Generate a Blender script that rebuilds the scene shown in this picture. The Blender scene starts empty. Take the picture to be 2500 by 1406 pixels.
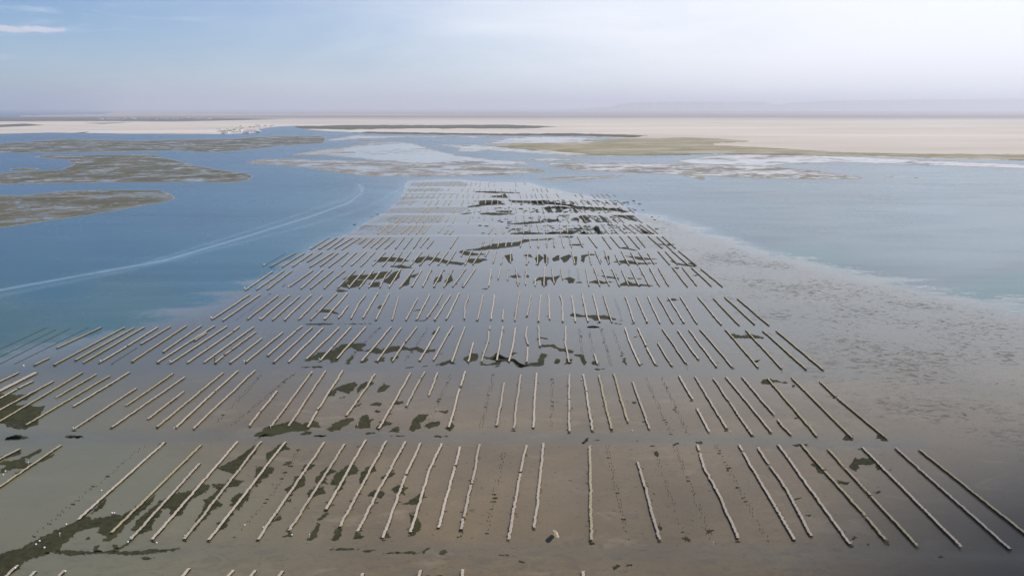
import bpy, math, random
import numpy as np
from mathutils import Vector
random.seed(7); RNG = np.random.default_rng(7)
S = bpy.context.scene
C = S.collection

# ------------------------------------------------------------------ camera
CAM_H, F, CU, CV, V0 = 120.0, 1962.0, 1250.0, 703.0, 264.0
PITCH = math.atan((CV - V0) / F)
cam = bpy.data.objects.new('camera', bpy.data.cameras.new('camera'))
C.objects.link(cam)
cam.location = (0, 0, CAM_H)
cam.rotation_euler = (math.pi / 2 - PITCH, 0, 0)
cam.data.sensor_width = 36.0
cam.data.lens = 36.0 * F / 2500.0
cam.data.clip_start = 1.0
cam.data.clip_end = 400000.0
S.camera = cam

# ------------------------------------------------------------------ sky and sun
SUN_AZ, SUN_EL = math.radians(75), math.radians(60)
w = bpy.data.worlds.new('World'); S.world = w; w.use_nodes = True
nt = w.node_tree; nt.nodes.clear()
def N(t, typ, **kw):
    n = t.nodes.new(typ)
    for k, v in kw.items():
        if k[0] == '_': setattr(n, k[1:], v)
        else: n.inputs[k.replace('__', ' ')].default_value = v
    return n
def math_(t, op, a, b=None, c=None, clamp=False):
    n = t.nodes.new('ShaderNodeMath'); n.operation = op; n.use_clamp = clamp
    for i, x in enumerate((a, b, c)):
        if x is None: continue
        if isinstance(x, (int, float)): n.inputs[i].default_value = x
        else: t.links.new(x, n.inputs[i])
    return n.outputs[0]
def smooth(t, x, a, b, lo=0.0, hi=1.0):
    n = t.nodes.new('ShaderNodeMapRange'); n.interpolation_type = 'SMOOTHSTEP'
    t.links.new(x, n.inputs[0])
    for i, v in enumerate((a, b, lo, hi)): n.inputs[i + 1].default_value = v
    return n.outputs[0]
def mixc(t, f, a, b):
    n = t.nodes.new('ShaderNodeMix'); n.data_type = 'RGBA'
    for s, x in ((n.inputs[0], f), (n.inputs[6], a), (n.inputs[7], b)):
        if isinstance(x, (int, float)): s.default_value = x
        elif isinstance(x, tuple): s.default_value = (*x, 1.0) if len(x) == 3 else x
        else: t.links.new(x, s)
    return n.outputs[2]
def noise(t, vec, scale, detail=4, rough=0.55, dist=0.0):
    n = t.nodes.new('ShaderNodeTexNoise')
    if vec is not None: t.links.new(vec, n.inputs['Vector'])
    n.inputs['Scale'].default_value = scale; n.inputs['Detail'].default_value = detail
    n.inputs['Roughness'].default_value = rough; n.inputs['Distortion'].default_value = dist
    return n.outputs['Fac']
def stretch(t, vec, s, rot=0.0):
    n = t.nodes.new('ShaderNodeMapping'); t.links.new(vec, n.inputs[0])
    n.inputs['Scale'].default_value = s; n.inputs['Rotation'].default_value = (0, 0, rot)
    return n.outputs[0]

sky = N(nt, 'ShaderNodeTexSky', _sky_type='NISHITA', _sun_disc=False, _sun_elevation=SUN_EL,
        _sun_rotation=SUN_AZ, _altitude=100.0, _air_density=1.0, _dust_density=0.15, _ozone_density=3.0)
SKY_K = 0.088
tc = nt.nodes.new('ShaderNodeTexCoord'); D = tc.outputs['Generated']
sep = nt.nodes.new('ShaderNodeSeparateXYZ'); nt.links.new(D, sep.inputs[0])
DX, DY, DZ = sep.outputs
# thin high overcast veil, thickening towards the sun's side of the sky, with faint streaks
n1 = noise(nt, stretch(nt, D, (1.5, 1.5, 7.0)), 2.2, 5, 0.6, 0.4)
n2 = noise(nt, stretch(nt, D, (1.0, 1.0, 9.0), 0.3), 6.0, 6, 0.62, 0.8)
ax = math_(nt, 'ADD', math_(nt, 'MULTIPLY', DX, 1.0), math_(nt, 'MULTIPLY', math_(nt, 'SUBTRACT', n1, 0.5), 0.55))
veil = smooth(nt, ax, -0.60, 0.42)
wisp = math_(nt, 'MULTIPLY', smooth(nt, n2, 0.5, 0.78), 0.35)
veil = math_(nt, 'MAXIMUM', veil, wisp)
veil = math_(nt, 'MULTIPLY', veil, smooth(nt, DZ, 0.16, 0.55, 0.97, 0.30))
skc = nt.nodes.new('ShaderNodeVectorMath'); skc.operation = 'SCALE'
nt.links.new(sky.outputs[0], skc.inputs[0]); skc.inputs['Scale'].default_value = SKY_K
tn = nt.nodes.new('ShaderNodeMix'); tn.data_type = 'RGBA'; tn.blend_type = 'MULTIPLY'; tn.inputs[0].default_value = 1.0
nt.links.new(skc.outputs[0], tn.inputs[6]); tn.inputs[7].default_value = (0.66, 0.85, 1.12, 1)
c1 = mixc(nt, veil, tn.outputs[2], (0.98, 1.0, 1.05))
# one small broken cumulus bank low on the left
caz = math_(nt, 'DIVIDE', DX, DY)
cel = math_(nt, 'DIVIDE', DZ, DY)
cn = noise(nt, stretch(nt, D, (1, 1, 2.6)), 26.0, 5, 0.6)
ce = math_(nt, 'MULTIPLY', smooth(nt, math_(nt, 'ABSOLUTE', math_(nt, 'ADD', cel, -0.0915)), 0.012, 0.0), smooth(nt, caz, -0.47, -0.56))
ce = math_(nt, 'MULTIPLY', ce, smooth(nt, caz, -1.3, -0.9))
cl = smooth(nt, math_(nt, 'ADD', cn, math_(nt, 'MULTIPLY', math_(nt, 'SUBTRACT', ce, 1.0), 0.5)), 0.30, 0.5)
c2 = mixc(nt, math_(nt, 'MULTIPLY', cl, 0.75), c1, (0.74, 0.71, 0.80))
bg = nt.nodes.new('ShaderNodeBackground'); nt.links.new(c2, bg.inputs[0]); bg.inputs[1].default_value = 1.0
wo = nt.nodes.new('ShaderNodeOutputWorld'); nt.links.new(bg.outputs[0], wo.inputs[0])

sd = bpy.data.lights.new('sun', 'SUN'); sd.energy = 3.0; sd.angle = math.radians(0.5); sd.color = (1.0, 0.95, 0.87)
sun = bpy.data.objects.new('sun', sd); C.objects.link(sun)
SDIR = Vector((math.cos(SUN_EL) * math.sin(SUN_AZ), math.cos(SUN_EL) * math.cos(SUN_AZ), math.sin(SUN_EL)))
sun.rotation_euler = (-SDIR).to_track_quat('-Z', 'Y').to_euler()
sun.location = (0, 0, 900)

S.view_settings.view_transform = 'Standard'; S.view_settings.look = 'None'
S.view_settings.exposure = 0.12; S.view_settings.gamma = 1.0
S.cycles.use_denoising = True
S.cycles.use_adaptive_sampling = False; S.cycles.max_bounces = 6; S.cycles.volume_bounces = 4; S.cycles.transparent_max_bounces = 12

# ------------------------------------------------------------------ where a point of the photograph lies on the flat ground
SP, CP = math.sin(PITCH), math.cos(PITCH)
def gnd(u, v, z=0.0):
    u = np.asarray(u, float); v = np.asarray(v, float)
    a = (u - CU) / F; b = (CV - v) / F
    dy = CP + b * SP; dz = -SP + b * CP
    t = (z - CAM_H) / dz
    return a * t, dy * t
def dist_of(v): return float(gnd(CU, v)[1])

# frames the outlines were measured in: zoom, left, top
FR = {'P': (1, 0, 0), 'A1': (4, 0, 1060), 'A2': (4, 625, 1060), 'A3': (4, 1250, 1060), 'A4': (4, 1875, 1060),
      'B1': (3.5714, 0, 780), 'B2': (3.5714, 600, 780), 'B3': (3.5714, 1200, 780), 'B4': (3.5714, 1800, 780),
      'C1': (3.125, 500, 560), 'C2': (3.125, 1200, 560), 'M': (3.125, 900, 430), 'F1': (6.25, 900, 430), 'F2': (6.25, 1300, 430),
      'H': (13.89, 520, 290), 'K': (4.808, 0, 260)}
def pts(s, fr='P'):
    k, ox, oy = FR[fr]
    return [(ox + float(p.split(',')[0]) / k, oy + float(p.split(',')[1]) / k) for p in s.split()]
def polys(s, fr='P'): return [pts(q, fr) for q in s.split(';') if q.strip()]

# ------------------------------------------------------------------ numpy helpers
def vnoise(x, y, seed=0):
    xi = np.floor(x).astype(np.int64); yi = np.floor(y).astype(np.int64)
    fx = x - xi; fy = y - yi; fx = fx * fx * (3 - 2 * fx); fy = fy * fy * (3 - 2 * fy)
    def h(a, b):
        n = (a * 374761393 + b * 668265263 + seed * 1442695041) & 0x7fffffff
        n = ((n ^ (n >> 13)) * 1274126177) & 0x7fffffff
        return ((n ^ (n >> 16)) & 0xffff) / 65535.0
    a, b, c, d = h(xi, yi), h(xi + 1, yi), h(xi, yi + 1), h(xi + 1, yi + 1)
    return (a * (1 - fx) + b * fx) * (1 - fy) + (c * (1 - fx) + d * fx) * fy
def fbm(x, y, o=4, seed=0):
    r = 0; a = 0.5
    for i in range(o):
        r = r + a * vnoise(x * 2 ** i + 17 * i, y * 2 ** i + 5 * i, seed + i); a *= 0.5
    return r / (1 - 0.5 ** o) - 0.5
def sdf(U, V, poly, ay=1.0):
    """distance to an outline, positive inside; ay weighs vertical distance"""
    P = np.array(poly, float); n = len(P)
    d = np.full(U.shape, 1e9); ins = np.zeros(U.shape, bool)
    for i in range(n):
        x0, y0 = P[i]; x1, y1 = P[(i + 1) % n]
        ex, ey = x1 - x0, (y1 - y0) * ay
        px, py = U - x0, (V - y0) * ay
        t = np.clip((px * ex + py * ey) / (ex * ex + ey * ey + 1e-9), 0, 1)
        d = np.minimum(d, (px - t * ex) ** 2 + (py - t * ey) ** 2)
        c = ((y0 <= V) != (y1 <= V))
        if y0 != y1:
            ins ^= c & (U < x0 + (V - y0) / (y1 - y0) * (x1 - x0))
    d = np.sqrt(d)
    return np.where(ins, d, -d)
def line_d(U, V, L, ay=1.0):
    d = np.full(U.shape, 1e9)
    for (x0, y0), (x1, y1) in zip(L[:-1], L[1:]):
        ex, ey = x1 - x0, (y1 - y0) * ay; px, py = U - x0, (V - y0) * ay
        t = np.clip((px * ex + py * ey) / (ex * ex + ey * ey), 0, 1)
        d = np.minimum(d, (px - t * ex) ** 2 + (py - t * ey) ** 2)
    return np.sqrt(d)
def smst(x, a, b):
    t = np.clip((x - a) / (b - a), 0, 1); return t * t * (3 - 2 * t)

def new_mesh(name, V, faces):
    me = bpy.data.meshes.new(name)
    me.from_pydata([tuple(p) for p in V], [], faces); me.update(); return me
def link(name, me, mats, parent=None, smooth_=False, **props):
    o = bpy.data.objects.new(name, me); C.objects.link(o)
    for m in (mats if isinstance(mats, (list, tuple)) else [mats]): me.materials.append(m)
    if parent: o.parent = parent
    for k, v in props.items(): o[k] = v
    if smooth_: me.polygons.foreach_set('use_smooth', [True] * len(me.polygons))
    return o
def empty(name, loc, **props):
    o = bpy.data.objects.new(name, None); C.objects.link(o); o.location = loc; o.empty_display_size = 0.5
    for k, v in props.items(): o[k] = v
    return o
def add_attr(me, name, vals, typ='FLOAT'):
    a = me.attributes.new(name, typ, 'POINT')
    if typ == 'FLOAT': a.data.foreach_set('value', np.asarray(vals, np.float32).ravel())
    else:
        vv = np.ones((len(vals), 4), np.float32); vv[:, :3] = vals; a.data.foreach_set('color', vv.ravel())
def grid_sheet(name, us, vs, z, mat, attrs, kind='structure'):
    U, V = np.meshgrid(us, vs); X, Y = gnd(U, V)
    Z = z(U, V, X, Y) if callable(z) else np.full(U.shape, z)
    nv, nu = U.shape
    co = np.stack([X, Y, Z], -1).reshape(-1, 3).astype(np.float32)
    idx = np.arange(nv * nu).reshape(nv, nu)
    q = np.stack([idx[1:, :-1], idx[1:, 1:], idx[:-1, 1:], idx[:-1, :-1]], -1).reshape(-1, 4)
    me = bpy.data.meshes.new(name)
    me.vertices.add(len(co)); me.vertices.foreach_set('co', co.ravel())
    me.loops.add(q.size); me.loops.foreach_set('vertex_index', q.ravel().astype(np.int32))
    me.polygons.add(len(q)); me.polygons.foreach_set('loop_start', np.arange(0, q.size, 4, dtype=np.int32))
    me.update(calc_edges=True)
    for k, fn in attrs.items():
        val = fn(U, V, X, Y)
        if val.ndim == 3: add_attr(me, k, val.reshape(-1, 3), 'FLOAT_COLOR')
        else: add_attr(me, k, val)
    o = link(name, me, mat, kind=kind); return o
def region(name, plist, su, sv, ay, amp, nscale, z0, dome, mat, kind='structure', seed=0, bias=None, holes=(), label=None, cat=None):
    """irregular outline with its own thickness: marching squares on the outline's distance plus noise"""
    verts, faces, edge = [], [], []
    for pi, poly in enumerate(plist):
        P = np.array(poly); m = 3
        us = np.arange(P[:, 0].min() - m * su, P[:, 0].max() + m * su, su)
        vs = np.arange(P[:, 1].min() - m * sv, P[:, 1].max() + m * sv, sv)
        U, V = np.meshgrid(us, vs)
        f = sdf(U, V, poly, ay)
        for h in holes: f = np.minimum(f, -sdf(U, V, h, ay))
        a = amp(V) if callable(amp) else amp
        f = f + (bias(V) if bias else 0)
        f = f + a * (fbm(U / nscale, V * ay / nscale, 4, seed + 3) * 2.2 + fbm(U / nscale * 3.1, V * ay / nscale * 3.1, 3, seed + 31) * 1.1)
        ins = f > 0
        cell = ins[:-1, :-1] | ins[1:, :-1] | ins[:-1, 1:] | ins[1:, 1:]
        cache = {}
        def vid(key, u, v, fv):
            if key not in cache:
                cache[key] = len(verts); verts.append((u, v)); edge.append(fv)
            return cache[key]
        for j, i in zip(*np.nonzero(cell)):
            cs = ((j, i), (j + 1, i), (j + 1, i + 1), (j, i + 1)); loop = []
            for k in range(4):
                a0, b0 = cs[k], cs[(k + 1) % 4]; fa, fb = f[a0], f[b0]
                if fa > 0: loop.append(vid(a0, us[a0[1]], vs[a0[0]], fa))
                if (fa > 0) != (fb > 0):
                    t = fa / (fa - fb); key = (min(a0, b0), max(a0, b0))
                    loop.append(vid(key, us[a0[1]] + t * (us[b0[1]] - us[a0[1]]), vs[a0[0]] + t * (vs[b0[0]] - vs[a0[0]]), 0.0))
            if len(loop) >= 3: faces.append(loop)
    A = np.array(verts); X, Y = gnd(A[:, 0], A[:, 1]); e = np.array(edge)
    Z = z0 + (dome[0] * smst(e, 0, dome[1]) if dome else 0)
    me = new_mesh(name, np.stack([X, Y, np.broadcast_to(Z, X.shape)], -1), faces)
    add_attr(me, 'edge', e)
    o = link(name, me, mat, kind=kind, smooth_=True)
    if kind == 'stuff' or kind is None: pass
    if label: o['label'] = label
    if cat: o['category'] = cat
    return o

# ------------------------------------------------------------------ materials
def mat(name):
    m = bpy.data.materials.new(name); m.use_nodes = True; t = m.node_tree; t.nodes.clear()
    out = t.nodes.new('ShaderNodeOutputMaterial'); b = t.nodes.new('ShaderNodeBsdfPrincipled')
    t.links.new(b.outputs[0], out.inputs[0]); b.inputs['IOR'].default_value = 1.33
    g = t.nodes.new('ShaderNodeNewGeometry')
    return m, t, b, g.outputs['Position'], out
def attr(t, n):
    a = t.nodes.new('ShaderNodeAttribute'); a.attribute_name = n; return a
def setin(t, sock, x):
    if isinstance(x, (int, float)): sock.default_value = x
    elif isinstance(x, tuple): sock.default_value = (*x, 1.0)
    else: t.links.new(x, sock)
def simple(name, col, rough=0.7, spec=0.3, var=0.25, scale=1.0):
    m, t, b, P, o = mat(name)
    n = noise(t, P, scale, 4)
    d = tuple(c * (1 - var) for c in col); l = tuple(min(1, c * (1 + var)) for c in col)
    setin(t, b.inputs['Base Color'], mixc(t, n, d, l))
    b.inputs['Roughness'].default_value = rough; b.inputs['Specular IOR Level'].default_value = spec
    return m

# water: colour of the water body from its depth and silt; small waves as roughness
def water_col(t, P):
    wc = attr(t, 'wcol').outputs['Color']; wk = attr(t, 'wake').outputs['Fac']
    s1 = noise(t, stretch(t, P, (0.35, 1.0, 1), 0.35), 0.022, 5, 0.6, 0.5)
    s2 = noise(t, stretch(t, P, (0.5, 1.0, 1), -0.2), 0.11, 5, 0.65, 0.3)
    s0 = noise(t, stretch(t, P, (0.3, 1.0, 1), 0.5), 0.006, 4, 0.6, 0.8)
    cc = mixc(t, smooth(t, s1, 0.3, 0.75), wc, mixc(t, 0.35, wc, (0.10, 0.17, 0.21)))
    cc = mixc(t, math_(t, 'MULTIPLY', smooth(t, s0, 0.42, 0.66), 0.75), cc, mixc(t, 0.4, wc, (0.012, 0.04, 0.07)))
    cc = mixc(t, math_(t, 'MULTIPLY', smooth(t, s2, 0.5, 0.8), 0.18), cc, (0.03, 0.07, 0.11))
    wkn = math_(t, 'MULTIPLY', wk, math_(t, 'ADD', math_(t, 'MULTIPLY', s2, 1.2), 0.1), clamp=True)
    return mixc(t, wkn, cc, (0.34, 0.46, 0.54))
M_WATER, t, b, P, o = mat('water')
setin(t, b.inputs['Base Color'], water_col(t, P))
q1 = noise(t, stretch(t, P, (0.35, 1.0, 1), 0.35), 0.022, 5, 0.6, 0.5)
setin(t, b.inputs['Roughness'], math_(t, 'ADD', math_(t, 'MULTIPLY', q1, 0.12), 0.2))
b.inputs['Specular IOR Level'].default_value = 0.42

# tidal mud: brown silt under a broken film of standing water
M_FLAT, t, b, P, o = mat('tidal_mud')
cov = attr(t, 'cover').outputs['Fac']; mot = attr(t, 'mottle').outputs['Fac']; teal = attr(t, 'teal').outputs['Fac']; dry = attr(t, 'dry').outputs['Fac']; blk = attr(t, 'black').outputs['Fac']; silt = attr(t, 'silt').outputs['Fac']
a1 = noise(t, P, 0.016, 5, 0.6); a2 = noise(t, stretch(t, P, (0.55, 1, 1)), 0.16, 5, 0.62, 0.2); a3 = noise(t, P, 1.1, 4, 0.6)
a4 = noise(t, stretch(t, P, (0.6, 1, 1), 0.1), 0.34, 7, 0.68, 0.8)
col = mixc(t, smooth(t, a1, 0.3, 0.7), (0.145, 0.107, 0.058), (0.205, 0.15, 0.08))
col = mixc(t, math_(t, 'MULTIPLY', smooth(t, a3, 0.35, 0.75), 0.35), col, (0.10, 0.082, 0.055))
col = mixc(t, smooth(t, noise(t, stretch(t, P, (0.6, 1, 1), 0.2), 0.55, 6, 0.7, 0.4), 0.60, 0.70), col, (0.05, 0.047, 0.033))
col = mixc(t, math_(t, 'MULTIPLY', smooth(t, noise(t, stretch(t, P, (0.5, 1, 1), -0.1), 0.07, 5, 0.65, 0.7), 0.55, 0.72), math_(t, 'SUBTRACT', 0.75, math_(t, 'MULTIPLY', silt, 0.6))), col, (0.235, 0.185, 0.115))
col = mixc(t, math_(t, 'MULTIPLY', smooth(t, a2, 0.56, 0.74), 0.45), col, (0.085, 0.085, 0.07))
col = mixc(t, math_(t, 'MULTIPLY', teal, math_(t, 'ADD', math_(t, 'MULTIPLY', a1, 0.5), 0.45), clamp=True), col, (0.148, 0.153, 0.10))
col = mixc(t, math_(t, 'MULTIPLY', silt, math_(t, 'ADD', 0.6, math_(t, 'MULTIPLY', a1, 0.5)), clamp=True), col, (0.088, 0.098, 0.094))
drym = smooth(t, math_(t, 'ADD', dry, math_(t, 'MULTIPLY', math_(t, 'SUBTRACT', a4, 0.5), 2.4)), 0.45, 0.95, 0.0, 0.45)
col = mixc(t, drym, col, mixc(t, a3, (0.15, 0.135, 0.09), (0.25, 0.215, 0.15)))
a5 = noise(t, P, 0.02, 3)
spots = math_(t, 'MULTIPLY', smooth(t, math_(t, 'ADD', a4, math_(t, 'MULTIPLY', math_(t, 'SUBTRACT', a5, 0.5), 0.45)), 0.47, 0.66), math_(t, 'MULTIPLY', mot, smooth(t, cov, 0.5, 1.0, 0.35, 0.9)), clamp=True)
col = mixc(t, spots, col, mixc(t, a2, (0.075, 0.07, 0.05), (0.125, 0.105, 0.08)))
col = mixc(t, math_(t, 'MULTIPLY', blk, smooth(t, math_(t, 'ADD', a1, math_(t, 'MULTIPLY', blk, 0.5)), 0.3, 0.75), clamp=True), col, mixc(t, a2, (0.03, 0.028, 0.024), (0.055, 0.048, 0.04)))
col = mixc(t, math_(t, 'MULTIPLY', math_(t, 'SUBTRACT', 1.0, smooth(t, cov, 0.4, 0.98)), 0.85), col, (0.15, 0.175, 0.175))
lane = attr(t, 'lane').outputs['Fac']
col = mixc(t, math_(t, 'MULTIPLY', lane, math_(t, 'ADD', 0.25, math_(t, 'MULTIPLY', a2, 0.7)), clamp=True), col, (0.105, 0.112, 0.10))
a6 = noise(t, stretch(t, P, (0.35, 1, 1), 0.25), 0.03, 6, 0.62, 0.9)
cn_ = math_(t, 'ADD', math_(t, 'MULTIPLY', math_(t, 'SUBTRACT', a4, 0.5), 0.7), math_(t, 'MULTIPLY', math_(t, 'SUBTRACT', a6, 0.5), 1.5))
cv = smooth(t, math_(t, 'ADD', cov, cn_), 0.34, 0.66)
rip = smooth(t, math_(t, 'ABSOLUTE', math_(t, 'SUBTRACT', math_(t, 'ADD', cov, cn_), 0.42)), 0.12, 0.01)
rip = math_(t, 'MULTIPLY', math_(t, 'MULTIPLY', rip, smooth(t, a2, 0.4, 0.6)), smooth(t, mot, 0.25, 0.6))
col = mixc(t, math_(t, 'MULTIPLY', rip, 0.8), col, (0.36, 0.38, 0.39))
col = mixc(t, math_(t, 'MAXIMUM', cv, math_(t, 'MULTIPLY', rip, 0.8)), water_col(t, P), col)
setin(t, b.inputs['Base Color'], col)
r = math_(t, 'ADD', math_(t, 'MULTIPLY', smooth(t, a2, 0.45, 0.75), 0.12), 0.05)
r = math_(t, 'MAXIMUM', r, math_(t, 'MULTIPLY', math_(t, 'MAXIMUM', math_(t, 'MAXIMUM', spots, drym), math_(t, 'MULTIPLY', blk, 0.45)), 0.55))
r = math_(t, 'ADD', math_(t, 'MULTIPLY', math_(t, 'SUBTRACT', 1.0, cv), 0.26), math_(t, 'MULTIPLY', cv, r))
setin(t, b.inputs['Roughness'], r)
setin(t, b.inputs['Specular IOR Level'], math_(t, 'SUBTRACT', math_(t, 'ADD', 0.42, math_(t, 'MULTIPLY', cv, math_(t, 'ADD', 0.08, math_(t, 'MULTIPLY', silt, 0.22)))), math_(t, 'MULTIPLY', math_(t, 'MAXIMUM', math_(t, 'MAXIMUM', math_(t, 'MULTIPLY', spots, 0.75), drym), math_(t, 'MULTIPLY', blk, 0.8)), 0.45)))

# mud and sand banks with wet runnels
def bank_mat(name, c0, c1, wet_lo, wet_hi, scale=0.05, st=(0.6, 1, 1), rim=(0.42, 0.38, 0.32), rimw=2.6, rot=0.12):
    m, t, b, P, o = mat(name)
    e = attr(t, 'edge').outputs['Fac']
    q1 = noise(t, P, scale * 0.16, 4, 0.6, 0.6); q2 = noise(t, stretch(t, P, st, rot), scale, 7, 0.68, 0.9); q3 = noise(t, P, scale * 9, 3)
    col = mixc(t, smooth(t, q1, 0.35, 0.65), c0, c1)
    col = mixc(t, math_(t, 'MULTIPLY', q3, 0.3), col, tuple(x * 0.6 for x in c0))
    q4 = noise(t, stretch(t, P, (0.7, 1, 1), -0.3), scale * 0.22, 4, 0.55, 1.6)
    creek = math_(t, 'MULTIPLY', smooth(t, math_(t, 'ABSOLUTE', math_(t, 'SUBTRACT', q4, 0.5)), 0.016, 0.005), 0.7)
    wet = math_(t, 'MULTIPLY', math_(t, 'MAXIMUM', creek, smooth(t, math_(t, 'ADD', q2, math_(t, 'MULTIPLY', math_(t, 'SUBTRACT', q1, 0.5), 0.75)), wet_lo, wet_hi)), smooth(t, e, 1.0, 6.0))
    col = mixc(t, math_(t, 'MULTIPLY', wet, 0.5), col, (0.10, 0.115, 0.125))
    col = mixc(t, math_(t, 'SUBTRACT', 1.0, smooth(t, e, 0.0, rimw)), col, rim)
    setin(t, b.inputs['Base Color'], col)
    setin(t, b.inputs['Roughness'], math_(t, 'SUBTRACT', 0.75, math_(t, 'MULTIPLY', wet, 0.7)))
    setin(t, b.inputs['Specular IOR Level'], math_(t, 'ADD', 0.06, math_(t, 'MULTIPLY', wet, 0.6)))
    return m
M_BANK = bank_mat('mudbank', (0.105, 0.1, 0.06), (0.18, 0.155, 0.10), 0.52, 0.64, scale=0.08)
M_BAR = bank_mat('wet_sandbar', (0.22, 0.19, 0.145), (0.31, 0.27, 0.21), 0.44, 0.56, scale=0.075)
M_WETFLAT = bank_mat('wet_flat', (0.22, 0.20, 0.17), (0.32, 0.29, 0.25), 0.34, 0.46, scale=0.03)

# seaweed
M_WEED, t, b, P, o = mat('seaweed')
k1 = noise(t, P, 0.5, 5, 0.65); k2 = noise(t, P, 0.06, 3)
col = mixc(t, smooth(t, k1, 0.3, 0.75), (0.024, 0.026, 0.013), (0.062, 0.057, 0.029))
col = mixc(t, math_(t, 'MULTIPLY', smooth(t, k2, 0.45, 0.7), 0.8), col, (0.052, 0.052, 0.022))
setin(t, b.inputs['Base Color'], col); b.inputs['Roughness'].default_value = 0.75; b.inputs['Specular IOR Level'].default_value = 0.05
ed = attr(t, 'edge').outputs['Fac']; k3 = noise(t, stretch(t, P, (0.5, 1, 1)), 0.42, 7, 0.72, 0.6)
tr = t.nodes.new('ShaderNodeBsdfTransparent'); mx = t.nodes.new('ShaderNodeMixShader')
t.links.new(smooth(t, math_(t, 'ADD', math_(t, 'MULTIPLY', ed, 0.22), math_(t, 'MULTIPLY', math_(t, 'SUBTRACT', k3, 0.5), 4.2)), -0.35, -0.1), mx.inputs[0])
t.links.new(tr.outputs[0], mx.inputs[1]); t.links.new(b.outputs[0], mx.inputs[2]); t.links.new(mx.outputs[0], o.inputs[0])

# oyster bags: sun-bleached mesh, tinted per rack by the algae growing on it
M_BAG, t, b, P, o = mat('oyster_bag_mesh')
oi = t.nodes.new('ShaderNodeObjectInfo')
k1 = noise(t, P, 0.35, 4, 0.6); k2 = noise(t, P, 4.0, 3, 0.6); k3 = noise(t, P, 0.12, 3, 0.6)
col = mixc(t, k2, (0.385, 0.33, 0.255), (0.58, 0.51, 0.415))
col = mixc(t, math_(t, 'MULTIPLY', smooth(t, k3, 0.48, 0.72), 0.5), col, (0.37, 0.325, 0.225))
col = mixc(t, math_(t, 'MULTIPLY', smooth(t, k1, 0.6, 0.75), 0.35), col, (0.36, 0.23, 0.17))
col = mixc(t, math_(t, 'MULTIPLY', smooth(t, noise(t, P, 1.3, 2), 0.56, 0.7), 0.28), col, (0.20, 0.17, 0.125))
mm = t.nodes.new('ShaderNodeMix'); mm.data_type = 'RGBA'; mm.blend_type = 'MULTIPLY'; mm.inputs[0].default_value = 1.0
t.links.new(col, mm.inputs[6]); t.links.new(oi.outputs['Color'], mm.inputs[7])
setin(t, b.inputs['Base Color'], mm.outputs[2]); b.inputs['Roughness'].default_value = 0.8; b.inputs['Specular IOR Level'].default_value = 0.1
M_FRAME = simple('rack_timber_shade', (0.024, 0.02, 0.015), 0.8, 0.1, 0.4, 3.0)  # timber, near black to carry the shade under the racks
M_STAKE = simple('stake', (0.04, 0.036, 0.028), 0.8, 0.1, 0.4, 3.0)
M_WHITE = simple('white_plastic', (0.78, 0.78, 0.74), 0.4, 0.4, 0.06, 5.0)
M_BROWN = simple('brown_timber', (0.07, 0.05, 0.035), 0.7, 0.2, 0.3, 4.0)
M_RED = simple('red_float', (0.35, 0.06, 0.04), 0.5, 0.3, 0.1, 4.0)
def P_y(t, P):
    q = t.nodes.new('ShaderNodeSeparateXYZ'); t.links.new(P, q.inputs[0]); return q.outputs[1]
M_TRACK, t, b, P, o = mat('track')
k1 = noise(t, stretch(t, P, (0.15, 1, 1)), 0.25, 5, 0.65); k2 = noise(t, stretch(t, P, (0.12, 1, 1)), 0.6, 5, 0.6)
col = mixc(t, smooth(t, k1, 0.35, 0.7), (0.20, 0.18, 0.14), (0.27, 0.24, 0.19))
col = mixc(t, math_(t, 'MULTIPLY', smooth(t, k2, 0.58, 0.72), 0.55), col, (0.075, 0.07, 0.055))
setin(t, b.inputs['Base Color'], col); b.inputs['Roughness'].default_value = 0.07

# desert
M_DESERT, t, b, P, o = mat('desert_sand')
scr = attr(t, 'scrub').outputs['Fac']; mar = attr(t, 'marsh').outputs['Fac']; far = attr(t, 'far').outputs['Fac']
d1 = noise(t, stretch(t, P, (0.25, 1, 1)), 0.0016, 6, 0.62); d2 = noise(t, stretch(t, P, (0.4, 1, 1)), 0.012, 6, 0.65)
d3 = noise(t, stretch(t, P, (0.12, 1, 1)), 0.0006, 5, 0.6)
col = mixc(t, smooth(t, d1, 0.3, 0.7), (0.49, 0.42, 0.345), (0.66, 0.585, 0.50))
col = mixc(t, math_(t, 'MULTIPLY', far, smooth(t, d3, 0.36, 0.56, 0.35, 1.0)), col, (0.24, 0.21, 0.20))
col = mixc(t, smooth(t, math_(t, 'ADD', scr, math_(t, 'MULTIPLY', math_(t, 'SUBTRACT', d2, 0.5), 0.8)), 0.35, 0.65), col, mixc(t, d2, (0.075, 0.07, 0.065), (0.16, 0.14, 0.115)))
setin(t, b.inputs['Base Color'], col); b.inputs['Roughness'].default_value = 0.9; b.inputs['Specular IOR Level'].default_value = 0.05
M_MARSH, t, b, P, o = mat('salt_marsh')
k1 = noise(t, stretch(t, P, (0.4, 1, 1)), 0.02, 6, 0.66, 0.5); k2 = noise(t, stretch(t, P, (0.35, 1, 1)), 0.012, 5, 0.65)
col = mixc(t, smooth(t, k1, 0.3, 0.7), (0.21, 0.185, 0.10), (0.34, 0.30, 0.185))
col = mixc(t, math_(t, 'MULTIPLY', smooth(t, k2, 0.46, 0.6), 0.75), col, (0.44, 0.385, 0.30))
col = mixc(t, math_(t, 'MULTIPLY', smooth(t, k1, 0.62, 0.75), 0.6), col, (0.07, 0.07, 0.045))
setin(t, b.inputs['Base Color'], col); b.inputs['Roughness'].default_value = 0.9; b.inputs['Specular IOR Level'].default_value = 0.05
M_SCRUB = simple('dark_scrub', (0.11, 0.105, 0.085), 0.9, 0.05, 0.35, 0.03)
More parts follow.
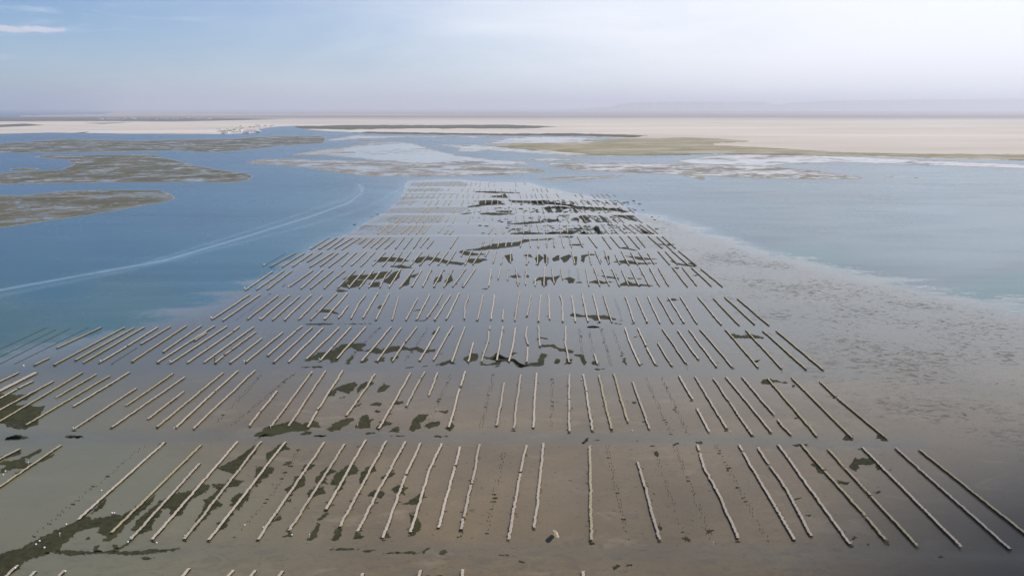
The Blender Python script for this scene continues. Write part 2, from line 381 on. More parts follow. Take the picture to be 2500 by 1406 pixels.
M_HILL = simple('hill_rock', (0.24, 0.20, 0.18), 0.95, 0.05, 0.25, 0.004)
M_WALL = simple('whitewash', (0.84, 0.82, 0.78), 0.8, 0.2, 0.08, 0.2)
M_WALL2 = simple('sand_render', (0.50, 0.42, 0.34), 0.8, 0.2, 0.1, 0.2)
M_DARK = simple('dark_opening', (0.03, 0.03, 0.03), 0.6, 0.2, 0.1, 0.2)

# ------------------------------------------------------------------ water: one sheet to beyond the far shore
FLAT_POLY = pts('990,449 1000,441 1060,438 1130,438 1200,446 1290,446 1330,458 1400,472 1500,492 1560,522 1620,532 1700,556 1790,590 1850,612 1950,635 2100,672 2250,704 2400,735 2500,752 2900,815 3400,880 3400,1900 -900,1900 -900,1040 -400,960 0,880 250,815 480,752 600,697 700,640 790,592 850,572 890,545 940,519 970,495 988,465')
WAKE1 = pts('-500,800 -200,748 0,708 200,672 400,636 600,578 760,528 850,496 880,474 886,460 874,450')
WAKE2 = pts('-200,770 0,722 300,662 560,600 760,548 900,505 960,470 1000,447 1100,437')
WAKE3 = pts('360,640 620,560 800,500 862,478 880,452')
WC = [  # photograph point and colour of the water body there (deep channel blue, silty teal, milky lagoon)
 (0,340,.020,.060,.125),(300,370,.022,.068,.135),(650,330,.035,.10,.165),(80,395,.020,.055,.115),(560,370,.025,.075,.14),(100,455,.025,.072,.14),
 (650,450,.022,.075,.135),(500,520,.022,.070,.125),(780,440,.024,.085,.14),(900,380,.06,.13,.185),(1100,345,.08,.16,.22),(300,600,.022,.070,.115),
 (600,560,.028,.085,.135),(0,600,.020,.060,.10),(100,680,.022,.070,.10),(0,780,.055,.080,.078),(300,740,.06,.090,.095),(600,640,.03,.085,.125),
 (820,545,.05,.12,.165),(950,470,.10,.19,.24),(880,500,.05,.13,.185),(1300,440,.12,.20,.245),(1500,450,.14,.21,.25),(1000,437,.06,.14,.20),
 (-100,950,.10,.105,.085),(100,860,.095,.105,.090),(1800,500,.12,.18,.20),(2100,560,.135,.20,.21),(2400,600,.17,.235,.245),(2300,470,.17,.24,.27),
 (1700,395,.12,.20,.25),(2000,640,.10,.15,.155),(2450,720,.095,.13,.135),(1350,385,.09,.17,.22),(2600,450,.19,.25,.27),(0,278,.015,.06,.13),(150,276,.015,.06,.13),(-800,500,.02,.06,.1)]
def wcol(U, V, X, Y):
    A = np.array(WC); num = 0; den = 0
    for u, v, r, g, b in A:
        k = 1.0 / (((U - u) / 1.6) ** 2 + (V - v) ** 2 + 300.0) ** 1.6
        num = num + k[..., None] * np.array([r, g, b]); den = den + k
    c = num / den[..., None]; k = smst(c[..., 2:3], 0.13, 0.19)
    return c * (np.array([0.75, 1.22, 1.2]) * (1 - k) + np.array([0.82, 0.86, 0.90]) * k)
def wake(U, V, X, Y):
    g = lambda L, wd: np.exp(-(line_d(U, V, L, 2.0) / wd) ** 2)
    k = smst(V, 440, 720)
    r = 0.55 * g(WAKE1, 2.2 + 2.2 * k) + 0.06 * g(WAKE1, 9 + 9 * k) + 0.16 * g(WAKE2, 4 + 5 * k) + 0.2 * g(WAKE3, 4)
    r = r + 0.28 * np.exp(-(np.maximum(0, -sdf(U, V, FLAT_POLY, 2.0)) / 22) ** 2) * smst(V, 640, 590)
    return np.clip(r, 0, 1)
us = np.concatenate([np.arange(-1500, -100, 25.0), np.arange(-100, 1100, 6.0), np.arange(1100, 4001, 14.0)])
vs = np.concatenate([[265.6, 266, 266.5, 267, 268, 269, 270, 272, 274, 277], np.arange(280, 460, 2.0), np.arange(460, 760, 1.8), np.arange(760, 900, 5.0), np.arange(900, 1950, 25.0)])
WATER = grid_sheet('water', us, vs, 0.0, M_WATER, {'wcol': wcol, 'wake': wake})

# ------------------------------------------------------------------ the farmed tidal flat
DRY = [polys('1000,446 1125,442 1150,452 1130,456 1000,456;994,460 1080,459 1075,468 990,468;985,472 1130,472 1110,476 975,476;975,480 1050,480 1080,484 960,491;955,491 1030,489 1000,500 930,500;1005,506 1150,505 1128,521 990,522;925,517 960,508 1010,506 995,521 920,522;960,525 1090,525 1075,546 945,546;930,551 1055,551 1035,570 915,572;845,580 985,580 935,598 870,600;1090,550 1120,551 1085,556'),
       polys('640,786 690,742 790,728 1000,735 900,770 760,790;560,800 700,798 640,850 560,880 480,885;480,890 800,905 700,915 560,908')]
def cover(U, V, X, Y):
    f = sdf(U, V, FLAT_POLY, 2.0)
    left = smst(V, 575, 720) * smst(U, 1100, 700)
    wd = 5 + 38 * smst(U, 1500, 1750) + 60 * smst(U, 1750, 2500) + 95 * left
    return np.clip(0.5 + 0.5 * f / wd, 0, 1)
def mottle(U, V, X, Y):
    s = (U - (1480 + (V - 520) * 1.18))
    m = smst(s, -260, 260) * smst(V, 1330, 950)
    lf = smst(U, 1010, 960) * smst(V, 600, 560)
    near = 0.45 * smst(V, 1290, 1345) + 0.25 * smst(U, 900, 1500) * smst(V, 900, 1100)
    return np.clip(np.maximum(np.maximum(m, lf), near), 0, 1)
def teal(U, V, X, Y):
    return np.clip(smst(U + (V - 900) * 0.75, 820, 100) * smst(V, 600, 820) * smst(V, 1330, 1120) + 0.9 * smst(U, 1100, 200) * smst(V, 1000, 1200), 0, 1)
LANES = [(pts('740,612 1000,610.5 1300,609 1650,610'), 4), (pts('620,656 900,654 1300,651 1700,652'), 6), (pts('480,716 900,709 1300,707 1790,709'), 9), (pts('300,795 700,793 1200,791 1900,797'), 11), (pts('-100,902 500,894 1100,896 1900,906 2100,912'), 14), (pts('-200,1075 500,1064 1200,1066 1900,1076 2250,1084'), 18), (pts('-300,1360 500,1345 1300,1345 2000,1352 2600,1362'), 22)]
def lane(U, V, X, Y):
    r = np.zeros(U.shape)
    for L, wd in LANES: r = np.maximum(r, (0.35 if wd > 20 else 0.75) * np.exp(-(line_d(U, V, L) / wd) ** 2))
    return r
def black(U, V, X, Y):  # extra darkening of the near right corner, put into the mud colour
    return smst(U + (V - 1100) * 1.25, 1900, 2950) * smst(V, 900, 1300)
def dry(U, V, X, Y):
    r = np.zeros(U.shape)
    for P_ in DRY[0]: r = np.maximum(r, smst(sdf(U, V, P_, 2.0), -4, 4))
    for P_ in DRY[1]: r = np.maximum(r, 0.55 * smst(sdf(U, V, P_, 2.0), -30, 30))
    return r
us = np.concatenate([np.arange(-900, 820, 12.0), np.arange(820, 1700, 4.0), np.arange(1700, 3401, 10.0)])
vs = np.concatenate([np.arange(432, 620, 1.6), np.arange(620, 780, 4.0), np.arange(780, 1400, 6.0), np.arange(1400, 1900, 25.0)])
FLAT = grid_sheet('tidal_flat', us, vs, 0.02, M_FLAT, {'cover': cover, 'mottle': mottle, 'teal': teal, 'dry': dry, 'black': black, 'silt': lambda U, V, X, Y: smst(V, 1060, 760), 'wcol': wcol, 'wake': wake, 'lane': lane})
me_ = FLAT.data; cvals = np.zeros(len(me_.vertices), np.float32); me_.attributes['cover'].data.foreach_get('value', cvals)
import bmesh
bm = bmesh.new(); bm.from_mesh(me_); bm.verts.ensure_lookup_table()
bmesh.ops.delete(bm, geom=[f for f in bm.faces if all(cvals[v.index] <= 0 for v in f.verts)], context='FACES'); bm.to_mesh(me_); bm.free()

# tracks between the blocks of racks: smooth wet strips
def strip(L, wpx, z=0.035):
    vv, ff, ee = [], [], []
    L = np.array(L, float); seg = np.linspace(0, 1, 90)
    cu = np.interp(seg, np.linspace(0, 1, len(L)), L[:, 0]); cvv = np.interp(seg, np.linspace(0, 1, len(L)), L[:, 1])
    for k, (u, v) in enumerate(zip(cu, cvv)):
        taper = min(1, 12 * seg[k], 12 * (1 - seg[k]))
        wob = 0.15 * wpx * math.sin(k * 0.7 + L[0, 0])
        for j, (o_, e_) in enumerate(((-.55, 0), (-.3, 1), (.3, 1), (.55, 0))):
            x, y = gnd(u, v + wob * 0.3 + o_ * wpx * 0.5); vv.append((float(x), float(y), z)); ee.append(e_ * taper)
        if k:
            n = len(vv); 
            for j in range(3): ff.append((n - 8 + j, n - 4 + j, n - 3 + j, n - 7 + j))
    me = new_mesh('track', vv, [tuple(reversed(f)) for f in ff]); add_attr(me, 'edge', ee)
    link('track', me, M_TRACK, kind='structure')
for s, wp in (('1000,457.5 1110,457.5 1250,460', 3), ('990,470.5 1130,470 1250,472', 3.2), ('1015,486.5 1240,485.5 1420,487', 3.2), ('955,504 1240,503.5 1470,503', 3.6),
              ('925,524 1100,523 1400,523 1560,522', 4.2), ('885,548 1100,547 1400,547 1590,546', 4.6), ('835,576.5 1100,575.5 1400,575.5 1620,575', 6)):
    strip(pts(s), wp)

# ------------------------------------------------------------------ seaweed patches (ground cover)
WEED = {
'A1': '0,1165 200,1110 400,1010 580,920 780,840 870,790 900,825 1010,815 1110,770 1190,795 1320,715 1350,680 1450,640 1510,595 1490,660 1440,710 1300,830 1230,900 1160,970 1150,1000 1060,1055 1000,1040 1040,1000 950,960 970,900 850,925 760,950 700,1010 600,1090 590,1130 480,1160 330,1210 230,1250 190,1310 130,1350 40,1400 -300,1400 -300,1290;1330,840 1500,700 1560,650 1740,565 1850,560 1960,490 2050,480 2040,550 1900,620 1820,700 1790,780 1690,810 1660,750 1640,720 1580,740 1560,800 1500,850 1480,930 1350,980 1280,930 1340,850;2070,490 2200,480 2260,430 2390,455 2330,500 2250,520 2150,530 2080,520;2130,330 2310,240 2500,100 2510,170 2440,240 2380,320 2300,390 2220,370 2140,350;2000,640 2120,550 2180,520 2170,580 2120,640 2180,690 2080,740 2040,790 1960,860 1900,950 1850,940 1950,800 2000,700;2280,590 2460,560 2420,640 2330,740 2250,700;2120,870 2300,740 2200,920 2100,960;1040,620 1030,700 950,750 880,775;0,220 100,200 200,160 190,200 80,230;-100,300 80,260 200,240 300,190 420,130 400,170 330,215 260,240 250,280 330,290 430,220 530,190 510,230 400,270 280,330 150,330 0,390 0,340 90,300;440,1160 640,1130 860,1140 1010,1140 1300,1150 1480,1120 1750,1115 1700,1135 1450,1165 1300,1180 1000,1160 700,1180 560,1170;920,1090 970,1080 960,1130 1020,1145 900,1150;1100,1080 1160,1070 1150,1110 1110,1110;1070,1140 1270,1050 1240,1090 1130,1140;780,1030 870,1005 870,1020;1360,1200 1500,1200 1480,1220 1400,1215;20,50 150,10 270,25 160,55;600,30 730,5 830,25 700,42;120,390 250,345 230,375;1550,95 1620,75 1630,92 1580,110',
'A2': '0,320 100,310 190,330 170,370 100,420 50,460 -10,520;80,195 210,110 260,90 330,140 250,165 200,200 90,290 110,230;440,360 470,290 570,295 540,340 440,380;285,540 350,480 380,410 490,400 480,490 390,540 310,580;580,430 690,310 760,350 780,360 700,400 680,440 690,480 590,500;500,580 570,520 660,510 680,570 600,600 520,615;730,490 780,390 860,320 890,300 1000,320 980,380 890,410 880,480 830,540 770,555 780,500;1010,420 1080,310 1170,310 1170,360 1090,390 1070,430 1020,480;1210,420 1290,380 1350,380 1340,410 1220,440;1090,580 1150,545 1270,570 1220,620 1110,605;1295,540 1420,490 1480,520 1440,590 1400,580;1395,690 1500,650 1570,600 1630,550 1650,610 1580,680 1450,685;590,840 680,760 700,770 640,840 600,850;510,1030 550,940 600,865 640,870 600,980 560,1035;735,1035 780,930 840,915 840,970 800,1040;270,1000 330,960 360,990 310,1010;950,1020 960,970 1020,970 1060,1000 1000,1025;1210,1010 1260,960 1290,960 1310,1010;700,1130 850,1110 1010,1120 900,1130 780,1140;1045,1140 1100,1125 1175,1125 1100,1160;1250,1165 1350,1145 1430,1150 1520,1130 1580,1155 1690,1110 1650,1150 1570,1170 1480,1155 1330,1165;1760,1170 1840,1125 1870,1150 1830,1170;1700,1330 1760,1290 1790,1300;1730,1380 1840,1360 1830,1400 1500,1400 1560,1380;280,660 345,625 340,660;160,850 240,770 260,790 210,850;1510,780 1540,800 1600,840 1620,930 1540,990 1500,960 1530,880 1500,850;1970,1010 2020,970 2010,1010;2230,970 2240,950 2275,965;2385,1180 2470,1170 2460,1190;0,60 80,0 170,0 60,20;570,15 700,12 690,20 580,22;160,490 190,500 180,520 160,515;300,270 360,260 330,300 270,300;980,130 1040,90 1030,120',
'A3': '690,90 720,45 745,45 730,80;780,50 850,50 850,65 790,65;1120,1270 1180,1265 1180,1285 1120,1290;970,1325 1030,1270 1055,1285 1000,1320;65,1240 120,1245 110,1260 75,1255;1660,1010 1720,990 1740,1045 1700,1040;1370,570 1405,580 1395,595;750,1050 760,1030 800,1070 770,1080;1590,82 1630,80 1630,92 1590,92;1800,75 1880,80 1880,88 1800,85;1200,58 1230,62 1225,72 1205,70;1420,900 1440,870 1465,940 1430,950;1895,930 1960,940 1940,970 1910,960;2100,340 2140,345 2130,360 2105,358;1380,170 1420,165 1440,230 1400,200',
'A4': '795,310 840,240 990,230 1060,290 900,300 860,360 820,345;1060,300 1110,330 1110,350 1065,345;620,460 720,450 790,470 760,490 660,480;420,290 500,290 560,345 530,380 500,370;215,105 380,95 380,105 290,115;730,50 770,10 830,55;1055,45 1070,5 1140,10 1170,65 1130,70 1100,45;1670,1200 1710,1185 1735,1215;820,1020 840,990 880,1005 830,1025;1140,1070 1180,1080 1150,1050;945,1075 980,1060 990,1080;880,145 920,140 920,150;230,640 330,615 300,630 240,655;1000,560 1100,550 1110,570 1020,575;1170,345 1200,340 1195,358;360,780 420,785 400,800',
'B1': '-20,640 100,660 270,650 330,630 250,690 100,760 240,740 320,760 400,750 330,850 330,920 200,960 60,930 -20,880;25,1050 110,1015 250,1030 160,1055;580,1030 690,1010 740,1025 650,1035;1800,240 1830,230 1820,245',
'B2': '70,1015 180,940 330,900 430,885 500,910 590,880 640,890 660,945 560,940 500,975 400,970 330,1000 200,1020;700,960 760,910 850,870 940,850 950,880 870,920 820,960 720,975;940,950 980,890 1010,840 1060,830 1080,870 1140,860 1080,900 1090,950;690,650 780,600 850,570 950,545 970,580 900,650 800,620 780,660 720,670;970,600 1010,560 1090,540 1130,555 1050,590 980,635;1150,630 1180,580 1210,560 1260,575 1210,630;1085,740 1130,720 1195,725 1160,755;1100,800 1140,790 1185,800 1150,815;1130,960 1170,890 1230,880 1280,905 1200,930 1160,965;1240,980 1300,940 1340,930 1330,980 1270,985;1430,960 1470,850 1510,830 1590,830 1570,870 1520,900 1530,940 1470,975;1545,930 1620,890 1690,890 1690,920 1600,950;1660,800 1740,790 1810,765 1740,815;1270,740 1310,710 1420,720 1300,745;1740,950 1800,900 1810,940 1780,975;480,1000 540,970 630,990 500,1000;1040,990 1120,985 1060,997;820,685 870,668 860,685;970,750 1000,735 990,755;590,1012 760,1010 690,1018;1270,1015 1400,1012 1300,1022;1650,1018 1780,1015 1700,1026;510,370 560,330 640,290 760,270 830,220 920,205 1040,210 1060,220 1000,250 1040,270 1120,235 1180,260 1270,235 1380,230 1420,250 1490,235 1550,260 1660,260 1640,280 1560,290 1450,265 1350,270 1250,290 1140,300 1080,280 980,275 930,240 870,260 850,300 760,320 740,350 640,350 560,360;870,380 930,300 950,330 900,385;990,375 1060,330 1080,350 1030,380;1110,370 1210,320 1210,370;750,330 830,310 800,370 740,375;1260,330 1330,320 1320,350 1270,360;1615,130 1650,95 1690,100 1650,130;1640,400 1780,350 1850,395 1780,380 1700,400;1890,340 1960,300 2030,300 2020,350 1940,380 1900,360;2050,320 2120,330 2190,295 2300,340 2390,380 2490,410 2400,415 2310,350 2200,340 2100,345;2170,370 2230,360 2220,395 2040,400 2060,375 2110,390;490,415 690,405 690,415 510,420;1400,420 1580,405 1500,415;1680,300 1715,295 1690,315;2290,310 2330,285 2370,290 2330,315',
'B3': '0,350 50,300 130,335 200,345 270,395 340,380 400,375 430,290 490,310 460,340 460,400 400,410 320,400 270,420 230,410 170,365 60,370;430,220 540,220 600,250 720,275 700,290 590,270 530,240 440,240;385,185 430,150 520,175 430,165;720,310 800,300 830,390 800,400 770,330;870,375 900,360 940,400 890,395;820,60 880,55 960,70 850,75;870,430 980,430 920,438;545,380 560,330 600,350 580,390;1205,170 1280,140 1260,155;650,340 700,350 690,380 640,390;2070,175 2090,125 2200,140 2370,165 2250,165 2150,160;2280,360 2340,355 2320,375;1150,705 1190,700 1190,720;1220,715 1300,710 1240,730;800,1080 840,1045 850,1060;860,1055 940,1052 870,1060;1590,1075 1640,1075 1600,1082;1940,375 1980,378 1950,385;1140,350 1170,335 1180,395 1160,390;0,410 70,402 30,418',
'B4': '210,560 220,520 300,520 400,545 480,550 420,560 330,545 270,570;470,858 530,855 500,862;60,130 120,125 240,160 130,165;470,575 510,570 490,585;130,360 200,355 170,375',
'C1': '845,630 900,610 960,615 1040,650 940,635;1310,600 1340,580 1375,575 1340,605;1590,620 1640,610 1670,620;1620,695 1690,690 1660,705;720,720 900,715 1000,720 860,730;1050,380 1110,350 1220,350 1330,330 1420,320 1390,360 1300,385 1180,380 1080,385;1040,430 1100,385 1200,390 1240,380 1200,430 1120,445 1050,445;1250,410 1340,400 1330,440 1250,440;1360,400 1440,330 1500,310 1480,370 1420,420;1560,360 1640,330 1600,370;1740,420 1760,370 1810,350 1800,400;990,465 1030,460 1090,470 1020,478;1500,440 1570,360 1560,420;1830,400 1880,350 1890,390 1840,430;1000,720 1280,718 1150,726;2110,453 2160,452 2140,458',
'C2': '590,660 620,640 700,655 760,655 860,655 960,690 900,690 830,680 800,695 740,675 650,665;930,715 1040,725 980,725;720,740 830,745 740,755;1330,550 1380,525 1430,540;1625,540 1690,540 1660,545;140,360 190,345 230,365 170,370;240,360 280,350 290,370;320,400 360,365 400,360 470,365 520,355 500,390 480,420 450,380 420,390 420,430 380,430 380,385;550,380 590,365 640,380 620,410 590,410 580,385;640,405 680,400 690,408;720,410 800,385 860,400 930,400 820,420 760,405;840,355 960,365 970,385 900,370;960,430 1040,390 1080,410 1150,420 1240,432 1100,432 1020,432;1040,370 1150,378 1060,378;1370,292 1430,290 1420,300;1530,350 1570,348 1560,356',
'M': '35,650 90,625 170,620 240,625 310,650 240,655 150,650 60,655;330,650 380,620 450,615 530,625 620,650 730,665 700,680 560,660 450,640 370,665;690,580 720,565 760,580 830,595 900,595 800,605 730,600;760,635 880,630 900,640 800,670 760,655;170,690 250,680 340,700 250,705;1040,610 1090,595 1100,640 1070,660;1170,605 1230,600 1250,620;1270,630 1300,600 1330,620 1290,680;1340,600 1370,620 1370,670 1340,660;1400,630 1450,605 1455,640 1410,650;1460,625 1530,600 1550,610 1510,650 1490,660;1560,620 1590,610 1580,680;1620,605 1700,595 1730,600 1650,610 1640,660 1625,650;1800,620 1830,610 1840,670;1870,655 1950,640 2050,660 2200,665 2050,675 1900,660;1960,610 2090,620 2200,635 2080,640;2290,640 2380,670 2490,690 2380,680;2440,660 2500,670 2490,690;740,565 850,550 950,520 1050,510 1150,505 1190,485 1290,485 1400,475 1380,485 1250,490 1170,510 1150,530 1000,550 850,565;1450,460 1560,460 1540,470;1530,525 1600,530 1640,520;2200,520 2340,520 2300,530;1960,545 2060,570 1900,550;1060,430 1100,400 1180,405 1090,410;1080,440 1200,425 1320,438 1200,445;1350,435 1430,428 1550,430 1450,440;1600,440 1640,425 1700,440;1715,400 1750,385 1770,430 1750,440;1510,405 1600,400 1720,410;2050,420 2170,435 2110,438;1060,365 1250,350 1350,350 1200,368;1600,310 1650,300 1700,350 1650,345;1760,300 1800,320 1830,355 1790,345;1860,300 2000,310 2050,345 1950,320;1330,330 1450,335 1380,355;850,290 900,280 1000,285 1110,290 980,297;1350,250 1420,230 1560,240 1700,245 1900,250 1980,275 1850,262 1650,255 1480,245;980,270 1100,265 1080,280;760,235 830,220 930,205 990,195 1040,215 900,222 820,235;835,190 960,185 1020,195 930,215 850,215;1070,185 1200,190 1320,190 1430,205 1520,220 1650,240 1500,225 1350,210 1250,205 1100,200;820,122 900,118 1060,125 1150,130 950,128;930,155 1000,150 1040,135 1060,165 960,162;680,290 780,283 700,293',
'F2': '0,390 100,380 240,395 250,420 100,440 0,420;250,400 400,420 570,440 690,465 900,475 1100,490 1280,500 1430,545 1380,555 1280,520 1050,495 850,490 660,480 500,445 350,430 240,420;180,490 260,460 300,540 250,560;350,490 400,455 440,550 380,550;450,470 540,480 520,500 470,500;600,470 700,555 660,560;730,605 790,640 840,700 800,715;640,640 700,650 700,690 650,670;380,640 400,700 370,690;930,790 970,770 1000,800 1050,880 1000,885 950,830;720,880 770,850 850,885;580,830 700,845 600,885 420,880 480,845;200,880 300,855 400,880;1640,815 1750,840 1860,880 1730,880;1150,740 1220,740 1200,765;1390,760 1480,800 1460,810;1220,605 1340,600 1540,610 1560,625 1400,615;840,600 960,620 900,610;400,600 560,600 480,608;850,600 900,640 1050,700 1000,705',
}
polyl = [p for fr, s in WEED.items() for p in polys(s, fr)]
WEED_OBJ = region('seaweed', polyl, 2.0, 1.0, 1.6, lambda V: 1.6 + 4.6 * smst(V, 480, 1250), 9.0, 0.07, None, M_WEED, kind='stuff', seed=5, bias=lambda V: 1.3 * smst(V, 760, 560),
                  label='dark olive seaweed patches lying on the wet mud among the oyster racks', cat='seaweed')

# ------------------------------------------------------------------ banks and bars
BANKS = polys('-500,470 45,478 170,466 290,464 390,465 413,474 300,477 170,479 45,484 -500,480;-500,490 150,480 300,479 418,477 427,484 410,492 360,500 280,515 170,532 60,548 0,556 -500,585;-500,430 0,424 60,420 150,415 182,402 165,390 130,388 80,384 120,378 220,379 330,377 370,378 420,390 470,403 530,415 600,424 620,430 600,442 560,446 450,445 300,446 150,448 0,450 -500,458;25,413 60,410 95,412 70,417 30,418;-500,356 0,352 60,347 140,341 230,341 330,345 450,341 560,340 680,333 780,332 796,340 790,350 700,356 600,366 520,373 440,368 330,370 200,372 100,373 0,374 -500,378')
for k, p in enumerate(BANKS):
    region('mudbank', [p], 4.0, 1.0, 3.0, 3.0, 16.0, 0.06, (0.45, 9.0), M_BANK, seed=10 + k)
region('sandbar', polys('598,396 640,389 700,388 800,391 930,395 1100,402 1250,405 1330,415 1335,420 1250,427 1100,432 1000,432 900,430 820,421 740,409 660,402 610,400'), 4.0, 1.0, 3.0, 4.0, 12.0, 0.06, (0.4, 8.0), M_BAR, seed=21)
region('sandbar', polys('715,378 780,367 830,362 880,352 960,346 1010,350 1060,365 1120,380 1200,390 1290,395 1300,403 1150,402 1000,399 940,394 850,386 780,379'), 4.0, 1.0, 3.0, 5.0, 14.0, 0.05, (0.2, 9.0), M_WETFLAT, seed=22)
region('sandbar', polys('1110,370 1120,358 1150,352 1230,356 1200,366 1160,373;1280,390 1350,386 1420,392 1340,396;860,345 900,342 960,344 900,349'), 4.0, 1.0, 3.0, 4.0, 12.0, 0.05, (0.2, 6.0), M_WETFLAT, seed=23)
region('sandbar', polys('1330,400 1400,397 1500,398 1620,399 1720,400 1850,404 2000,418 2120,436 2050,439 1850,436 1700,430 1500,420 1400,416 1350,406'), 4.0, 1.0, 3.0, 5.0, 14.0, 0.06, (0.3, 8.0), M_BAR, seed=24)
region('sandbar', polys('1305,437 1380,432 1480,429 1540,427 1500,434 1420,440 1340,441;1655,428 1720,432 1725,440 1700,437;2148,434 2185,430 2180,434;2200,434 2245,433 2240,436'), 3.0, 1.0, 3.0, 3.0, 10.0, 0.05, (0.25, 5.0), M_BAR, seed=25)
region('wet_flat', polys('1640,394 1720,382 1850,376 2000,379 2200,388 2520,402 3000,418 3000,426 2520,413 2200,402 2050,397 1930,401 1850,408 1700,401'), 5.0, 1.0, 3.0, 4.0, 20.0, 0.045, (0.1, 8.0), M_WETFLAT, seed=26)
region('wet_flat', polys('1180,352 1250,334 1400,334 1530,342 1420,349 1250,352;1060,352 1180,356 1300,366 1420,377 1600,381 1400,382 1250,372 1140,366;780,346 860,330 1050,332 1250,333 1180,337 1000,337 880,340'), 5.0, 1.0, 3.0, 4.0, 18.0, 0.04, (0.1, 8.0), M_WETFLAT, seed=27)

# ------------------------------------------------------------------ desert shore, scrub, marsh, hills
DES = pts('-1600,334 -500,330 0,327.5 120,325 300,327.5 480,328 560,328.5 620,325.5 648,321 630,317 660,312.5 700,309 730,308.5 735,316 800,321.5 900,325 1050,328.5 1250,331 1400,332 1535,339 1420,347 1250,350 1185,356 1290,365 1370,376.5 1480,379 1700,376 1900,378.5 2100,383 2300,388 2500,393 2900,402 4100,430 4100,200 -1600,200')
SCR = polys('-1600,299 0,297.5 200,297 420,298.5 560,295.5 700,291.5 520,289 250,287.5 0,286.5 -1600,286.5;-1600,312 0,306 60,303 110,307 0,312 -1600,318;200,302 330,300 250,304;180,325 220,322 200,327;525,322 560,318 575,318 550,323')
SEA = pts('-1600,262 80,270 200,271.5 275,274.5 240,279.5 120,281 40,285 0,286 -1600,288')
def scrub(U, V, X, Y):
    r = np.zeros(U.shape)
    for p in SCR: r = np.maximum(r, smst(sdf(U, V, p, 6.0), -8, 8))
    r = np.maximum(r, smst(sdf(U, V, DES, 6.0), 14, 4) * 0.45)
    return r
far_ = lambda U, V, X, Y: smst(V, 297, 288)
us = np.arange(-1600, 4101, 8.0)
vs = np.concatenate([[267.2, 267.6, 268, 268.6, 269.2], np.arange(270, 440, 0.8)])
# land is kept where the shore outline says so; the sea inlet on the left is cut out
def land_z(U, V, X, Y):
    f = np.minimum(sdf(U, V, DES, 4.0), -sdf(U, V, SEA, 4.0)) + 5 * fbm(U / 26, V * 3 / 26, 4, 60)
    return -1.5 + 2.1 * smst(f, -8, 9) + 3.0 * smst(f, 10, 120) + 2.0 * np.maximum(0, fbm(X / 300, Y / 300, 3, 8)) * smst(f, 20, 90)
DESERT = grid_sheet('desert', us, vs, land_z, M_DESERT, {'scrub': scrub, 'far': far_})
def on_land(plist, name, m, lab, cat, seed, rise=1.2, amp=4.0, su=5.0):
    o = region(name, plist, su, 0.8, 4.0, amp, 20.0, 0.7, (rise, 16.0), m, kind='stuff', seed=seed, label=lab, cat=cat)
    return o
on_land(polys('1185,356 1280,350 1420,350 1520,339 1700,335 1850,345 1830,352 1750,355 1900,362 2050,372 2200,376 2500,378 3100,388 3100,402 2500,392 2300,386 2100,382 1900,378 1750,376 1600,379.5 1450,378.5 1350,370 1250,362'),
        'salt_marsh', M_MARSH, 'yellow green salt marsh along the far right shore', 'salt marsh', 31, 3.8)
on_land(polys('720,309 850,305 1000,304.5 1250,303.5 1400,310 1300,317 1000,316 850,317.5 740,315;860,325 900,322 1000,324 1250,327 1400,326 1600,331 1540,337 1400,332 1200,331 900,326'),
        'salt_marsh', M_SCRUB, 'grey dark salt marsh fringing the far channel mouth', 'salt marsh', 32, 3.8)

def hills(name, prof, dist, depth, seed, drop=0.55):
    """a table land with a gullied scarp facing the camera"""
    us = np.arange(prof[0][0], prof[-1][0], 3.0)
    tv = np.interp(us, [p[0] for p in prof], [p[1] for p in prof])
    a = (us - CU) / F
    vv = []; rows = [(0, 0), (0.25, 0.25), (0.42, drop), (0.5, 0.93), (0.56, 1.0), (1.0, 1.0), (1.4, 0.0)]
    top = CAM_H + (V0 - tv) / F * dist * 1.02
    for r_, h in rows:
        d = dist + depth * (r_ + (0.25 * fbm(us / 14, us * 0 + r_ * 1.5, 4, seed) if 0 < r_ < 0.6 else 0))
        z = np.maximum(0, top * h * (1 + (0.10 * fbm(us / 18, us * 0 + r_ * 3, 4, seed + 9) if 0 < h < 1 else 0.0)))
        vv.append(np.stack([a * d, d * np.ones_like(a), z], -1))
    n = len(us); V_ = np.concatenate(vv)
    ff = [(r * n + i, r * n + i + 1, (r + 1) * n + i + 1, (r + 1) * n + i) for r in range(len(rows) - 1) for i in range(n - 1)]
    return link(name, new_mesh(name, V_, ff), M_HILL, kind='structure')
hills('hills', [(1330, 268), (1400, 266), (1490, 261), (1510, 254), (1535, 250.5), (1600, 249.5), (1850, 249), (1868, 254), (1890, 256), (1908, 251.5), (2000, 247), (2250, 243.5), (2500, 241.5), (2900, 239), (3500, 238)], 42000, 4200, 3)

# ------------------------------------------------------------------ haze over everything
def haze_box():
    x, y0, y1, z0, z1 = 90000, -3000, 76000, -3.0, 780.0
    V_ = [(a, b_, c) for c in (z0, z1) for a, b_ in ((-x, y0), (x, y0), (x, y1), (-x, y1))]
    ff = [(3, 2, 1, 0), (4, 5, 6, 7), (0, 1, 5, 4), (1, 2, 6, 5), (2, 3, 7, 6), (3, 0, 4, 7)]
    m = bpy.data.materials.new('haze'); m.use_nodes = True; t = m.node_tree; t.nodes.clear()
    o = t.nodes.new('ShaderNodeOutputMaterial'); p = t.nodes.new('ShaderNodeVolumePrincipled')
    p.inputs['Color'].default_value = (0.90, 0.92, 0.99, 1); p.inputs['Density'].default_value = 5.2e-5; p.inputs['Anisotropy'].default_value = 0.35
    t.links.new(p.outputs[0], o.inputs['Volume'])
    link('haze', new_mesh('haze', V_, ff), m, kind='stuff')
haze_box()

